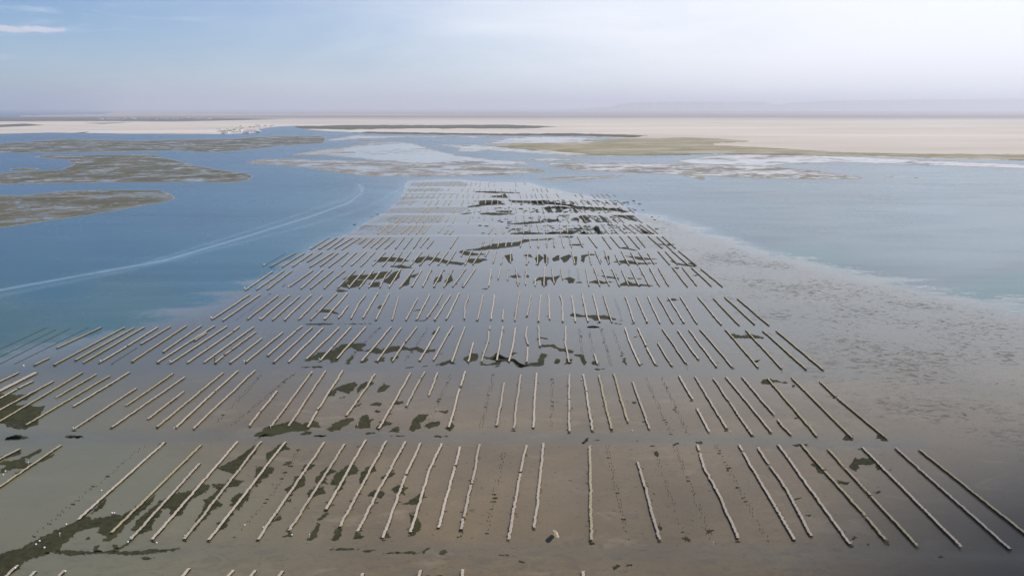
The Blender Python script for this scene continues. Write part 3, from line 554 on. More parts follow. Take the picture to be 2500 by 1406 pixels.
# ------------------------------------------------------------------ blocker added out of view towards the sun to darken the right foreground
def shade_cloud(cx, cy, h, rx, ry, rz, seed):
    m, t, b, P, o = mat('shade_cloud'); lw = t.nodes.new('ShaderNodeLayerWeight'); lw.inputs[0].default_value = 0.5
    b.inputs['Base Color'].default_value = (.85, .86, .88, 1); b.inputs['Roughness'].default_value = 1.0; b.inputs['Specular IOR Level'].default_value = 0
    tr = t.nodes.new('ShaderNodeBsdfTransparent'); mx = t.nodes.new('ShaderNodeMixShader')
    n = noise(t, P, 0.012, 4, 0.6)
    op = math_(t, 'MULTIPLY', math_(t, 'POWER', math_(t, 'SUBTRACT', 1.0, math_(t, 'ADD', lw.outputs['Facing'], math_(t, 'MULTIPLY', math_(t, 'SUBTRACT', n, 0.5), 0.15)), clamp=True), 2.6), 0.62)
    t.links.new(op, mx.inputs[0]); t.links.new(tr.outputs[0], mx.inputs[1]); t.links.new(b.outputs[0], mx.inputs[2]); t.links.new(mx.outputs[0], o.inputs[0])
    th, ph = np.meshgrid(np.linspace(0, 2 * math.pi, 49)[:-1], np.linspace(0.02, math.pi - 0.02, 25))
    r = 1 + 0.25 * fbm(th * 3, ph * 4, 3, seed) * np.sin(ph)
    V_ = np.stack([rx * r * np.cos(th) * np.sin(ph), ry * r * np.sin(th) * np.sin(ph), rz * np.cos(ph)], -1).reshape(-1, 3)
    ff = [(j * 48 + i, j * 48 + (i + 1) % 48, (j + 1) * 48 + (i + 1) % 48, (j + 1) * 48 + i) for j in range(24) for i in range(48)]
    k = h / math.tan(SUN_EL)
    ob = link('shade_cloud', new_mesh('shade_cloud', V_, [tuple(reversed(f)) for f in ff]), m, kind='structure', smooth_=True)
    ob.location = (cx + k * math.sin(SUN_AZ), cy + k * math.cos(SUN_AZ), h)
shade_cloud(345, 85, 1500, 345, 300, 280, 4)
#--PART2--

# ------------------------------------------------------------------ oyster racks
ROWS = {
1: '49,1099 -60,1154|;148,1090 -40,1219|g;350,1090 82,1310|e;402,1083 191,1272|;491,1090 272,1304|g;487,1135 319,1321|;580,1081 372,1321|;638,1081 450,1320|;696,1082 510,1322|;732,1096 660,1215 572,1315|e;792,1083 629,1321|;841,1087 707,1299|;893,1077 796,1247|;943,1080 829,1289|;989,1081 872,1301|;1026,1085 992,1161/990,1165 935,1317|;1079,1084 1047,1155 1001,1306|;1124,1094 1111,1139/1110,1142 1071,1292|;1171,1088 1152,1184/1150,1187 1132,1266/1130,1270 1127,1296|;1229,1107 1187,1302|e;1284,1090 1271,1155/1270,1159 1242,1321|;1328,1085 1305,1292|;1440,1089 1442,1200 1445,1325|g;1482,1090 1536,1330|e;1557,1131 1611,1321|;1594,1089 1675,1320|e;1646,1086 1740,1325|e;1702,1089 1706,1103/1708,1107 1717,1140 1760,1220 1804,1321|;1747,1087 1875,1322|e;1804,1089 1812,1103/1814,1108 1940,1321|;1850,1095 1877,1136/1879,1140 1916,1191 1982,1315|;1900,1089 2075,1332|;1957,1088 2010,1150/2013,1153 2112,1262/2116,1266 2161,1321|g;2022,1100 2060,1142/2063,1146 2125,1212/2128,1216 2239,1336|g;2105,1095 2347,1339|;2186,1096 2465,1344|;2245,1101 2560,1352|g',
2: '46,912 -80,972|;88,912 -60,987|w;80,933 45,950/42,952 -60,1008|;130,933 -60,1036|;201,912 -60,1067|g;235,916 137,973|g;267,920 64,1040|g;316,911 179,995|;333,950 181,1050|;423,914 308,993|g;451,923 273,1046|;449,958 361,1026|;545,912 384,1045|;581,908 525,957/523,959 430,1046|;622,907 472,1049|;641,914 532,1029|e;718,912 568,1038|e;677,957 637,1006/634,1009 608,1042|;762,909 663,1043|;795,907 705,1043|;837,907 776,1002/774,1006 751,1046|;916,914 890,955 844,1019|;1003,912 925,1049|;1037,910 1027,925/1026,928 992,993|;1068,912 1047,968|;1101,917 1042,1043|e;1136,909 1125,945/1122,952 1096,1046|;1206,912 1174,1043|e;1231,937 1213,1042|;1271,916 1262,985 1255,1050|;1309,913 1302,1047|;1348,926 1347,1040|e;1390,916 1390,977/1390,979 1390,1005/1390,1007 1390,1056|;1424,916 1431,957/1431,959 1446,1053|;1462,917 1473,968 1494,1052|g;1498,914 1533,1032|g;1544,935 1586,1050|;1578,924 1637,1060|e;1614,921 1680,1061|e;1658,920 1690,977/1701,1000 1732,1057|;1697,921 1735,985 1775,1050|;1742,926 1780,982/1782,984 1836,1064|;1773,923 1883,1057|;1812,923 1890,1015/1898,1025 1908,1040 1933,1066|;1874,926 1995,1068|g;1933,924 2080,1071|g;2002,934 2040,970/2045,974 2164,1073|gn',
3: '114,800 -80,890|d;136,805 -80,910|d;171,802 -60,919|d;216,800 36,889|d;247,801 140,851|g;120,876 85,893|g;304,801 132,893|g;327,802 185,881|g;353,800 203,888|g;385,801 312,846/309,848 244,887|;416,799 344,842|;335,849 274,888|d;455,797 322,885|g;491,797 398,861|;524,797 384,887|;504,814 476,833|;554,798 417,888|;584,799 570,810/568,812 457,888|;619,800 498,887|;624,813 566,855/564,857 548,868/545,871 525,888|;640,828 561,888|;690,813 601,886|;737,798 724,808/722,810 653,870|;762,801 669,886|;789,802 704,886|;828,801 748,879|;857,800 814,847/812,849 782,882|;893,800 822,878|;925,801 844,888|e;955,800 883,884|;979,802 921,884|;1018,800 990,836/988,838 958,884|;1045,801 992,881|e;1073,801 1024,882|;1107,797 1083,835 1058,882|;1135,800 1103,886|;1156,839 1143,886|;1196,798 1195,807/1194,809 1192,833 1175,886|;1228,799 1226,808/1226,810 1213,882|;1259,802 1253,840 1243,886|;1287,799 1284,824 1289,844/1288,850 1286,886|;1314,798 1318,847|;1381,798 1380,846 1386,866 1390,888|;1415,804 1421,861|e;1438,805 1449,865|e;1451,867 1458,891|;1467,801 1491,891|e;1497,807 1526,891|e;1526,801 1535,833 1552,870 1563,893|;1557,803 1577,846/1578,850 1584,861 1600,892|;1606,839 1634,886/1636,889 1642,895|;1617,804 1645,845 1675,889|;1654,808 1705,879|;1682,807 1750,897|;1708,805 1735,835 1789,899|;1771,805 1851,899|g;1820,807 1909,902|g;1863,809 1968,903|g;1895,809 2010,905|g',
4: '609,721 518,781|;635,721 544,784|;660,718 577,782|e;680,722 604,781|;707,722 636,782|;731,725 665,783|;760,721 694,783|;786,724 730,781|;822,718 759,782|;849,717 793,781|;850,748 826,778|;893,721 875,744 856,780|;922,717 886,778|;950,718 918,782|;973,727 957,783|;1020,729 991,783|;1049,720 1017,782|;1080,718 1065,745 1041,778|;1100,721 1085,745 1060,783|;1121,717 1090,781|;1145,721 1135,752 1134,781|;1179,721 1166,783|;1207,721 1199,781|;1229,759 1227,783|;1268,716 1257,784|;1296,723 1287,773|;1320,722 1315,786|;1339,721 1342,781|;1367,722 1373,740 1374,787|;1396,723 1405,787|;1421,718 1428,752 1435,787|;1448,721 1464,787|;1473,723 1494,788|;1501,730 1520,787|e;1526,725 1536,750 1548,789|;1554,727 1580,788|;1582,726 1611,790|;1606,725 1643,790|;1632,728 1670,789|;1661,726 1701,791|;1704,726 1761,794|;1741,729 1805,795|g;1769,726 1842,793|g;1800,730 1877,795|g',
5: '666,664 598,710|;694,661 665,682 625,709|;713,662 652,708|;698,694 690,700|d;764,661 708,700|;788,659 735,706|;813,662 758,706|;843,661 814,683 791,706|;868,661 824,704|;890,660 851,704|;912,660 877,704|;927,665 900,703|;956,659 940,676 927,703|;979,657 950,703|;1011,658 976,704|;1030,660 1005,701|;1053,658 1032,701|;1082,660 1059,702|;1105,659 1084,702|g;1137,657 1105,701|;1161,657 1130,702|;1200,659 1193,700|;1222,656 1216,683|;1240,657 1239,685|;1260,656 1265,698|;1285,658 1283,696|;1307,682 1306,699|;1329,654 1328,700|;1347,658 1353,694|;1369,658 1374,683|g;1389,659 1392,688|e;1410,658 1414,688|e;1430,657 1438,699|;1450,654 1465,699|;1470,657 1487,698|;1494,658 1513,700|;1518,660 1534,698|;1540,658 1560,699|;1562,654 1586,699|;1586,654 1610,699|;1607,656 1632,699|g;1642,654 1678,701|g;1665,653 1701,698|g;1688,654 1737,699|g;1711,657 1764,701|g',
6: '698,619 641,652|d;723,618 693,634 660,653|g;743,619 689,653|g;762,619 714,652|;787,617 750,640|;814,617 756,653|;826,618 782,651|;851,616 803,653|;871,617 855,630 834,651|;895,615 858,649|;916,615 881,651|;941,616 910,649|;962,618 934,651|;982,615 957,651|;1003,615 977,648|;1031,615 1002,649|;1047,621 1024,649|;1073,614 1048,647|;1094,614 1070,648|;1113,614 1091,647|;1133,612 1126,627|;1153,612 1135,648|;1176,613 1154,647|;1193,612 1185,627|;1211,614 1204,643|;1226,621 1223,646|;1247,614 1246,642|;1289,614 1287,647|;1313,613 1312,647|;1335,617 1335,647|;1395,614 1404,646|;1437,614 1444,647|;1453,613 1466,644|;1477,614 1486,646|;1502,624 1513,646|;1517,614 1535,648|;1540,617 1557,648|;1559,616 1580,646|;1581,619 1597,645|g;1606,614 1635,647|g;1624,615 1654,646|g;1640,613 1680,648|g;1656,613 1700,649|g',
7: '804,581 758,610|g;823,581 780,609|g;840,581 799,610|;861,581 817,608|;879,581 835,610|;894,582 878,595|;912,582 886,605|;935,579 905,605|;952,579 918,609|;964,586 940,608|;987,580 966,608|;1007,581 986,608|;1028,579 1009,607|;1047,579 1026,605|;1059,588 1043,607|;1118,578 1099,607|;1182,590 1178,604|g;1203,580 1198,603|;1220,583 1215,604|;1236,592 1234,604|;1252,580 1249,601|;1276,579 1270,604|;1293,580 1295,604|;1315,580 1314,606|;1336,580 1335,604|;1352,580 1354,604|;1370,578 1376,605|;1388,577 1396,605|;1410,578 1423,604|;1436,578 1457,605|;1470,578 1492,608|g;1490,578 1513,605|g;1513,577 1534,604|g;1534,577 1561,608|g;1554,578 1575,604|g;1582,577 1617,607|g;1603,578 1639,611|g;1617,578 1649,607|g',
0: '44,1384 -30,1452|;87,1399 25,1457|;159,1396 85,1470|;462,1392 390,1475|;570,1396 500,1478|;624,1396 556,1482|;691,1398 625,1486|;887,1404 835,1495|;1025,1396 985,1520|;1130,1394 1112,1530|;1424,1399 1426,1540|',
}
FAR8 = '946,550 923,572;972,548 948,568;1004,550 980,571;1017,548 996,573;1033,549 1016,572;1050,550 1033,571;1084,551 1071,568;1095,560 1086,572;1105,563 1098,573;1204,555 1193,572;1212,556 1210,572;1229,556 1228,572;1258,549 1260,571;1277,548 1278,571;1293,548 1297,569;1311,548 1317,569;1333,548 1335,571;1367,548 1369,571;1383,549 1386,569;1415,550 1433,571;1431,550 1447,571;1468,548 1486,571;1489,549 1509,571;1503,548 1526,571;1521,548 1551,571;1537,548 1569,571;1551,549 1586,571;1562,548 1594,571;1579,549 1607,571'
ORD = ('first second third fourth fifth sixth seventh eighth ninth tenth eleventh twelfth thirteenth fourteenth fifteenth sixteenth seventeenth '
       'eighteenth nineteenth twentieth twenty-first twenty-second twenty-third twenty-fourth twenty-fifth twenty-sixth twenty-seventh twenty-eighth twenty-ninth thirtieth').split()
ROWN = {0: 'row cut off by the bottom edge', 1: 'nearest full row', 2: 'second full row', 3: 'third full row', 4: 'fourth full row',
        5: 'fifth full row', 6: 'sixth full row', 7: 'seventh full row'}

class MB:
    def __init__(s): s.v, s.f, s.m = [], [], []
    def box(s, c, ax, hx, hy, hz, mi=0):
        """box: centre, unit direction of its length in plan, half sizes"""
        dx, dy = ax; nx, ny = -dy, dx; n = len(s.v)
        for sz in (-1, 1):
            for a, b_ in ((-1, -1), (1, -1), (1, 1), (-1, 1)):
                s.v.append((c[0] + dx * hx * a + nx * hy * b_, c[1] + dy * hx * a + ny * hy * b_, c[2] + hz * sz))
        for q in ((3, 2, 1, 0), (4, 5, 6, 7), (0, 1, 5, 4), (1, 2, 6, 5), (2, 3, 7, 6), (3, 0, 4, 7)):
            s.f.append(tuple(n + i for i in q)); s.m.append(mi)
    def rings(s, R, mi=0, close=True):
        n = len(s.v); k = len(R[0])
        for r in R: s.v += [tuple(map(float, p)) for p in r]
        for i in range(len(R) - 1):
            for j in range(k):
                a, b_ = n + i * k + j, n + i * k + (j + 1) % k
                s.f.append((a, b_, b_ + k, a + k)); s.m.append(mi)
        if close:
            s.f.append(tuple(n + j for j in reversed(range(k)))); s.m.append(mi)
            s.f.append(tuple(n + (len(R) - 1) * k + j for j in range(k))); s.m.append(mi)
    def tube(s, p, rad, k=8, mi=0):
        """vertical-ish revolved tube through points (x, y, z) with radii"""
        s.rings([[(x + r_ * math.cos(2 * math.pi * j / k), y + r_ * math.sin(2 * math.pi * j / k), z) for j in range(k)] for (x, y, z), r_ in zip(p, rad)], mi)
    def build(s, name, mats, parent=None, smooth_=False, **props):
        me = new_mesh(name, s.v, s.f)
        o = link(name, me, mats, parent, smooth_, **props)
        if isinstance(mats, (list, tuple)) and len(mats) > 1: me.polygons.foreach_set('material_index', s.m)
        return o

def resample(P, step):
    P = np.array(P, float); d = np.concatenate([[0], np.cumsum(np.hypot(*np.diff(P, axis=0).T))])
    n = max(2, int(round(d[-1] / step)) + 1); t = np.linspace(0, d[-1], n)
    if len(P) > 2:   # round the corners of the measured line a little
        x = np.interp(t, d, P[:, 0]); y = np.interp(t, d, P[:, 1]); k = max(1, int(2.5 / step))
        ker = np.ones(2 * k + 1) / (2 * k + 1)
        x = np.convolve(np.pad(x, k, 'edge'), ker, 'valid'); y = np.convolve(np.pad(y, k, 'edge'), ker, 'valid')
        return np.stack([x, y], 1), t
    return np.stack([np.interp(t, d, P[:, 0]), np.interp(t, d, P[:, 1])], 1), t
TOP = 0.74   # height of the bags' upper side
def bags(mb, P, org, wid, near, seed, wig, top=TOP, mi=0, thick=0.15):
    step = 0.62 if near else 1.6
    Q, t = resample(P, step)
    T = np.gradient(Q, axis=0); T /= np.hypot(T[:, 0], T[:, 1])[:, None] + 1e-9
    Nn = np.stack([-T[:, 1], T[:, 0]], 1)
    off = wig * 2 * fbm(t / 9.0 + seed * 7.3, t * 0 + seed, 3, 2) + 0.10 * RNG.standard_normal(len(t)) * (1 if near else .5)
    Q = Q + Nn * off[:, None]
    prof = ((-1, -1), (-1, .35), (-.8, 1), (.8, 1), (1, .35), (1, -1))
    def ring(q, n_, hw, hz, z): return [(q[0] - org[0] + n_[0] * hw * a, q[1] - org[1] + n_[1] * hw * a, z + hz * b_) for a, b_ in prof]
    if near:
        for i in range(len(Q) - 1):
            a, b_ = Q[i], Q[i + 1]; n_ = Nn[i]; sk = random.uniform(-.08, .08)
            w_ = wid * 0.5 * random.uniform(.90, 1.06); z = top - thick / 2 + random.uniform(-.025, .02)
            g = 0.05
            R = [ring(a + (b_ - a) * k, n_ + T[i] * sk, w_ * q, thick / 2 * h, z) for k, q, h in ((g, .93, .7), (.5, 1.0, 1.12), (1 - g, .93, .7))]
            mb.rings(R, mi)
    else:
        R = [ring(q, n_, wid * .5 * random.uniform(.88, 1.08), thick / 2, top - thick / 2 + random.uniform(-.03, .03)) for q, n_ in zip(Q, Nn)]
        mb.rings(R, mi)
    return Q, T, Nn
def frame(mb, Q, T, Nn, org, wid, step, near, mi=0, ztop=TOP - 0.15):
    k = max(1, int(round(3.0 / step))) if near else max(1, int(round(4.8 / step)))
    for sgn in (-1, 1):
        prof = ((-.04, -.40), (-.04, 0), (.04, 0), (.04, -.40))  # rails deepened into a dark skirt that stands in for under-rack shade
        R = []
        for q, n_ in zip(Q[::k if near else 1], Nn[::k if near else 1]):
            e = n_ * sgn * wid * .42
            R.append([(q[0] + e[0] - org[0] + n_[0] * a, q[1] + e[1] - org[1] + n_[1] * a, ztop + b_) for a, b_ in prof])
        if len(R) > 1: mb.rings(R, mi)
        for q, n_, t_ in list(zip(Q, Nn, T))[::k]:
            e = n_ * sgn * wid * .42
            mb.box((q[0] + e[0] - org[0], q[1] + e[1] - org[1], (ztop - .2) / 2 - .1), tuple(t_), .07, .07, (ztop - .0) / 2 + .05, mi)
    for q, n_, t_ in list(zip(Q, Nn, T))[::k]:
        mb.box((q[0] - org[0], q[1] - org[1], ztop - .10), (float(n_[0]), float(n_[1])), wid * .46, .05, .05, mi)

fringe = []          # small weed clumps caught on racks and stakes: part of the seaweed
def clump(u, v, s):
    n = random.randint(6, 9); P_ = []
    for i in range(n):
        a = 2 * math.pi * i / n + random.uniform(-.2, .2); r_ = random.uniform(.45, 1.1)
        P_.append((u + s * 2.6 * r_ * math.cos(a), v + s * 0.8 * r_ * math.sin(a)))
    fringe.append(P_)

mb = MB(); mb.tube([(0, 0, -.05), (0, 0, .3), (.02, 0, .45)], [.10, .09, .07], 6); STAKE_ME = new_mesh('stake', mb.v, mb.f); STAKE_ME.materials.append(M_STAKE)
RACKS = []; NRACK = 0; EMPTIES = []
def rack_features(row, segs, flags, length, full):
    f = []
    if 'd' in flags: f.append('dark waterlogged')
    elif 'n' in flags: f.append('thin greenish')
    elif 'g' in flags: f.append('greenish')
    elif 'w' in flags: f.append('double-width')
    else: f.append('pale')
    if length < full * .62: f.append('short')
    return ' '.join(f)
def add_rack(row, spec, idx, n):
    global NRACK
    line, flags = spec.split('|')
    segs = [pts(s) for s in line.split('/')]
    g = [[tuple(map(float, gnd(u, v))) for u, v in s] for s in segs]
    allp = [p for s in g for p in s]
    org = np.mean(np.array([allp[0], allp[-1]]), 0)
    L = math.hypot(allp[0][0] - allp[-1][0], allp[0][1] - allp[-1][1])
    near = row <= 2
    empt = 'e' in flags
    NRACK += 1
    if empt:
        P_, t = resample(allp, 2.4 if row < 4 else 3.2); o = empty('empty_rack', (org[0], org[1], 0.02))
        T = np.gradient(P_, axis=0); T /= np.hypot(T[:, 0], T[:, 1])[:, None]
        for q, t_ in zip(P_, T):
            n_ = (-t_[1], t_[0])
            for sg in (-1, 1):
                if random.random() < .30: continue
                o_ = sg * .42 + random.uniform(-.1, .1)
                st = bpy.data.objects.new('stake', STAKE_ME); C.objects.link(st); st.parent = o
                st.location = (q[0] + n_[0] * o_ - org[0] + random.uniform(-.3, .3), q[1] + n_[1] * o_ - org[1] + random.uniform(-.4, .4), 0)
                st.rotation_euler = (random.uniform(-.15, .15), random.uniform(-.15, .15), random.uniform(0, 3)); st.scale = (1, 1, random.uniform(.5, 1.15))
        EMPTIES.append((row, segs, o))
        sc = (segs[0][0][1] - 264) / 1000
        for q, t_ in zip(P_, T):
            if random.random() < .16 and row < 5:
                u, v = unproj(q[0], q[1]); clump(u + random.uniform(-4, 4), v, (v - 264) / 1000 * random.uniform(1.2, 3.6))
        return
    wid = (0.84 if row <= 2 else 0.76) if 'w' not in flags else 2.0
    if 'n' in flags: wid = .75
    wig = (0.24 if 600 < segs[0][0][0] < 1900 else 0.10)
    dark = 'd' in flags
    top = 0.13 if dark else TOP
    tv = random.uniform(.80, 1.04)
    tint = (0.14, 0.19, 0.20) if dark else ((0.80, 0.78, 0.62) if 'g' in flags else tuple(tv * c for c in (1.0, .98, .945 + .04 * random.random())))
    if row <= 3 and not dark:
        root = empty('oyster_rack', (org[0], org[1], 0.02))
        fm = MB()
        for k, s in enumerate(g):
            mb = MB(); Q, T, Nn = bags(mb, s, org, wid, near, NRACK + .37 * k, wig, top)
            b_ = mb.build('bag_bed', M_BAG, root); b_.color = (*tint, 1)
            frame(fm, Q, T, Nn, org, wid, .62 if near else 1.6, near)
        fm.build('frame', M_FRAME, root)
    else:
        mb = MB()
        for k, s in enumerate(g):
            Q, T, Nn = bags(mb, s, org, wid, False, NRACK + .37 * k, wig, top)
            if not dark: frame(mb, Q, T, Nn, org, wid, 1.6, False, 1)
        root = mb.build('oyster_rack', [M_BAG, M_FRAME]); root.location = (org[0], org[1], 0.02); root.color = (*tint, 1)
    RACKS.append((row, segs, root, flags, L, len(segs)))
def unproj(x, y, z=0.0):
    p = Vector((x, y, z - CAM_H)); xc = p.x; yc = p.y * SP + p.z * CP; zc = p.y * CP - p.z * SP
    return CU + F * xc / zc, CV - F * yc / zc

for row in range(0, 8):
    L_ = ROWS[row].split(';')
    for i, s in enumerate(L_): add_rack(row, s, i, len(L_))
def rank_words(i, n):
    return f'{ORD[i]} from the left' if i < (n + 1) // 2 else ('last on the right' if i == n - 1 else f'{ORD[n - 1 - i]} from the right')
for row in range(0, 8):
    R = sorted([r for r in RACKS if r[0] == row], key=lambda r: np.mean([p[0] for s in r[1] for p in s]))
    full = np.median([r[4] for r in R])
    for i, (rw, segs, root, flags, L, ns) in enumerate(R):
        br = ' in two pieces' if ns == 2 else (' in several pieces' if ns > 2 else '')
        root['label'] = f'{rack_features(row, segs, flags, L, full)} oyster rack{br}, {rank_words(i, len(R))} in the {ROWN[row]}'
        root['category'] = 'oyster rack'; root['group'] = 'rows of oyster racks on the tidal flat'
    E = sorted([r for r in EMPTIES if r[0] == row], key=lambda r: np.mean([p[0] for s in r[1] for p in s]))
    for i, (rw, segs, o) in enumerate(E):
        w_ = rank_words(i, len(E)) if len(E) > 1 else 'the only one'
        o['label'] = f'bare line of dark stakes without bags, {w_} in the {ROWN[row]}'
        o['category'] = 'empty rack'; o['group'] = 'bare stake lines of emptied oyster racks'

# the small far racks beyond the seventh row, as one mass
mb = MB()
def far_rack(u0, v0, u1, v1, wid=.95):
    a = tuple(map(float, gnd(u0, v0))); b_ = tuple(map(float, gnd(u1, v1)))
    Q, T, Nn = bags(mb, [a, b_], (0, 0), wid, False, u0, .3, .60, 0, .5 if random.random() < .5 else .3)
for s in FAR8.split(';'):
    (a, b_), (c, d) = pts(s); far_rack(a, b_, c, d)
for (v0, v1, ul, ur, skip) in ((527, 544.5, 965, 1572, .12), (507.5, 520.5, 1000, 1555, .12), (489.5, 501.5, 985, 1530, .12), (474, 484, 985, 1510, .15), (461, 468.5, 1000, 1345, .2), (445, 455.5, 1010, 1295, .3)):
    y0 = dist_of(v0); y1 = dist_of(v1); x = float(gnd(ul, v1)[0]); xr = float(gnd(ur, v1)[0])
    while x < xr:
        if random.random() > skip:
            sh = random.uniform(-.5, .5)
            k0 = random.choice([0, 0, 0, .15, .4]); k1 = random.choice([1, 1, 1, .8])
            ya, yb = y1 + (y0 - y1) * k0, y1 + (y0 - y1) * k1
            Q, T, Nn = bags(mb, [(x + sh, ya), (x + sh - 0.011 * (y0 - y1), yb)], (0, 0), .9, False, x, .35, .62, 0, .45)
        x += 7.6 * random.uniform(.85, 1.25)
# and a small second farm across the channel
for k in range(26):
    u = 715 + k * 4.6 + random.uniform(-1, 1); vb = 383.5 - k * .42
    far_rack(u + 14, vb - 9 + random.uniform(-.5, .5), u, vb, 1.3)
o = mb.build('oyster_racks', M_BAG, kind='stuff', label='far small oyster racks beyond the seventh row and across the channel', category='oyster rack')
o.location = (0, 0, 0.03); o.color = (.84, .83, .74, 1)

# weed caught along the racks
for (row, segs, root, flags, L, ns) in RACKS:
    for s in segs:
        for (u0, v0), (u1, v1) in zip(s[:-1], s[1:]):
            um = (u0 + u1) / 2
            dens = {1: .030, 2: .022, 3: .014, 4: .006, 5: .075, 6: .11, 7: .12}.get(row, 0) * (1 if 700 < um < 1650 else .25)
            if row in (5, 6, 7) and um < 1000: dens *= .15
            n = np.random.default_rng(int(u0)).poisson(dens * abs(v1 - v0) * (1 if row < 4 else 1.6))
            for _ in range(n):
                t = random.random() ** .7; v = v0 + (v1 - v0) * t; u = u0 + (u1 - u0) * t; sc = (v - 264) / 1000
                clump(u + random.choice((-1, 1)) * sc * random.uniform(3, 9), v, sc * random.uniform(.9, 3.0) * (1 if row < 4 else 1.25))
            sc = (v1 - 264) / 1000
            if row in (1, 2, 3, 4) and random.random() < .5 and (u1, v1) == s[-1]: clump(u1 + random.uniform(-3, 3), v1 + 1.5, sc * random.uniform(2, 4))
for k in range(330):      # and among the far rows
    v = random.choice((491, 495, 499, 509, 514, 519, 531, 536, 541, 552, 558, 564, 569)) + random.uniform(-2, 2)
    u = random.gauss(1400, 110) + (v - 520) * .3
    if u < 1620 + (v - 540) * .9: clump(u, v, random.uniform(.9, 2.6))
vv, ff = [], []
for P_ in fringe:
    n = len(vv)
    for u, v in P_:
        x, y = gnd(u, v); vv.append((float(x), float(y), .085))
    ff.append(tuple(range(n + len(P_) - 1, n - 1, -1)))
bm_extra = new_mesh('seaweed', vv, ff); add_attr(bm_extra, 'edge', [2.2] * len(vv))
bm = bmesh.new(); bm.from_mesh(WEED_OBJ.data); bm.from_mesh(bm_extra); bm.to_mesh(WEED_OBJ.data); bm.free()

# ------------------------------------------------------------------ floats, marker posts, boats, heap
def make_float():
    root = empty('float', (0, 0, 0)); mb = MB(); prof = ((.05, .0), (.24, .05), (.33, .2), (.33, .36), (.24, .52), (.1, .6))
    mb.tube([(0, 0, z) for r_, z in prof], [r_ for r_, z in prof], 12); mb.build('buoy', M_WHITE, root, True)
    m2 = MB(); m2.tube([(0, 0, .58), (0, 0, .68), (0, 0, .74)], [.06, .06, .03], 8); m2.build('eye', M_BROWN, root, True)
    return root
def make_post(mtl=None):
    root = empty('marker_post', (0, 0, 0)); mb = MB(); mb.tube([(0, 0, -.1), (0.02, 0, .7), (.08, .02, 1.25)], [.11, .10, .10], 8); mb.build('pole', mtl or M_WHITE, root, True)
    m2 = MB(); m2.tube([(.08, .02, 1.1), (.09, .02, 1.2), (.11, .02, 1.5), (.13, .02, 1.62)], [.10, .25, .24, .1], 10); m2.build('head', mtl or M_WHITE, root, True)
    return root
def tree_copy(root):
    r = root.copy(); C.objects.link(r)
    for c in root.children:
        d = c.copy(); C.objects.link(d); d.parent = r; d.color = c.color
    return r
FL = [('A1', '995,553', 'white float lying alone left of the second-nearest pale rack'), ('A1', '1098,772', 'left one of two white floats side by side at the weed edge'), ('A1', '1118,772', 'right one of two white floats side by side at the weed edge'),
      ('A1', '780,824', 'white float at the near end of the rack above the big weed bed'), ('A1', '652,884', 'white float on the upper edge of the big weed bed'), ('A1', '390,1047', 'upper float of three scattered on the big dark weed bed'),
      ('A1', '355,1080', 'leftmost float of three scattered on the big dark weed bed'), ('A1', '434,1112', 'lowest and rightmost float of three on the big dark weed bed'), ('A1', '1278,1012', 'white float touching the left side of a rack end near the bottom'),
      ('A1', '1250,1057', 'white float just below the rack end near the small weed tail'), ('A1', '1590,902', 'white float on the left flank of a rack, well above its end'), ('A1', '1527,1064', 'white float on bare mud under a rack end'),
      ('A1', '1805,997', 'white float against a rack end beside a dark weed wedge'), ('A1', '2390,890', 'white float near the reddish weed line'), ('A1', '148,1332', 'white float on the cut-off rack in the bottom left corner'),
      ('A1', '640,1362', 'white float on the tip of the third cut-off rack'), ('A1', '30,400', 'white float near the left frame edge, lower of two'), ('A1', '55,364', 'white float near the left frame edge, upper of two'),
      ('A2', '70,914', 'white float beside the long rack right of the empty stake line'), ('A2', '350,987', 'white float in the weed tuft at a rack end'),
      ('B1', '203,407', 'white float in green shallows at the far left'), ('B3', '1225,974', 'white float on bare mud below the short greenish rack'), ('B3', '2082,984', 'white float at the near end of a rack on the right'),
      ('B3', '785,527', 'white float beside the far end of a central rack'), ('B4', '1008,1005', 'white float by the dark weed at the right-hand rack end'),
      ('C1', '305,452', 'white float at the leftmost rack of the fifth row'), ('C1', '640,440', 'white float by the missing rack of the fifth row'), ('C1', '725,270', 'white float in the gap of the sixth row'), ('C1', '452,274', 'white float at the leftmost rack of the sixth row'),
      ('C1', '48,677', 'white float at the leftmost rack of the fourth row'), ('C1', '422,682', 'white float at the fifth rack of the fourth row'), ('C1', '912,682', 'white float at a rack end beside the weed of the fourth row'),
      ('C1', '1093,434', 'white float on the weed of the fifth row'), ('C1', '803,147', 'white float at the leftmost rack of the seventh row'), ('P', '1433,542', 'large white float among weed in the distant rows')]
PO = [('A1', '585,1000', 'white marker post standing in the big weed bed bottom left'), ('A2', '523,1010', 'white marker post in the drowned weedy end of a front rack'), ('A3', '1968,1085', 'thin white post below an empty stake line on bare mud'),
      ('A4', '818,1080', 'thin white post at a rack end bottom right'), ('A1', '282,300', 'white post in the weed near the left frame edge'), ('B1', '641,965', 'white post at the rack end left of the second row'),
      ('B1', '1520,965', 'white post beside the two-piece rack of the second row'), ('B1', '2362,950', 'white post at the left tip of the dark weed wedge'), ('B1', '1485,385', 'white post with wide head at a third row rack end'),
      ('B1', '2130,385', 'white post right of the brown post in the third row'), ('B1', '875,380', 'short pale post at a greenish third row rack'), ('B2', '978,935', 'white post in the middle of a round weed patch'), ('B2', '640,368', 'white post in the weed of the third row'),
      ('B3', '1710,410', 'white post at a third row rack end right of centre'), ('B4', '393,432', 'white post at a greenish third row rack on the right'), ('B4', '690,500', 'pale post alone on mud right of the racks'), ('B4', '1580,360', 'lone pale post far out on the mottled mud')]
f0 = make_float(); p0 = make_post()
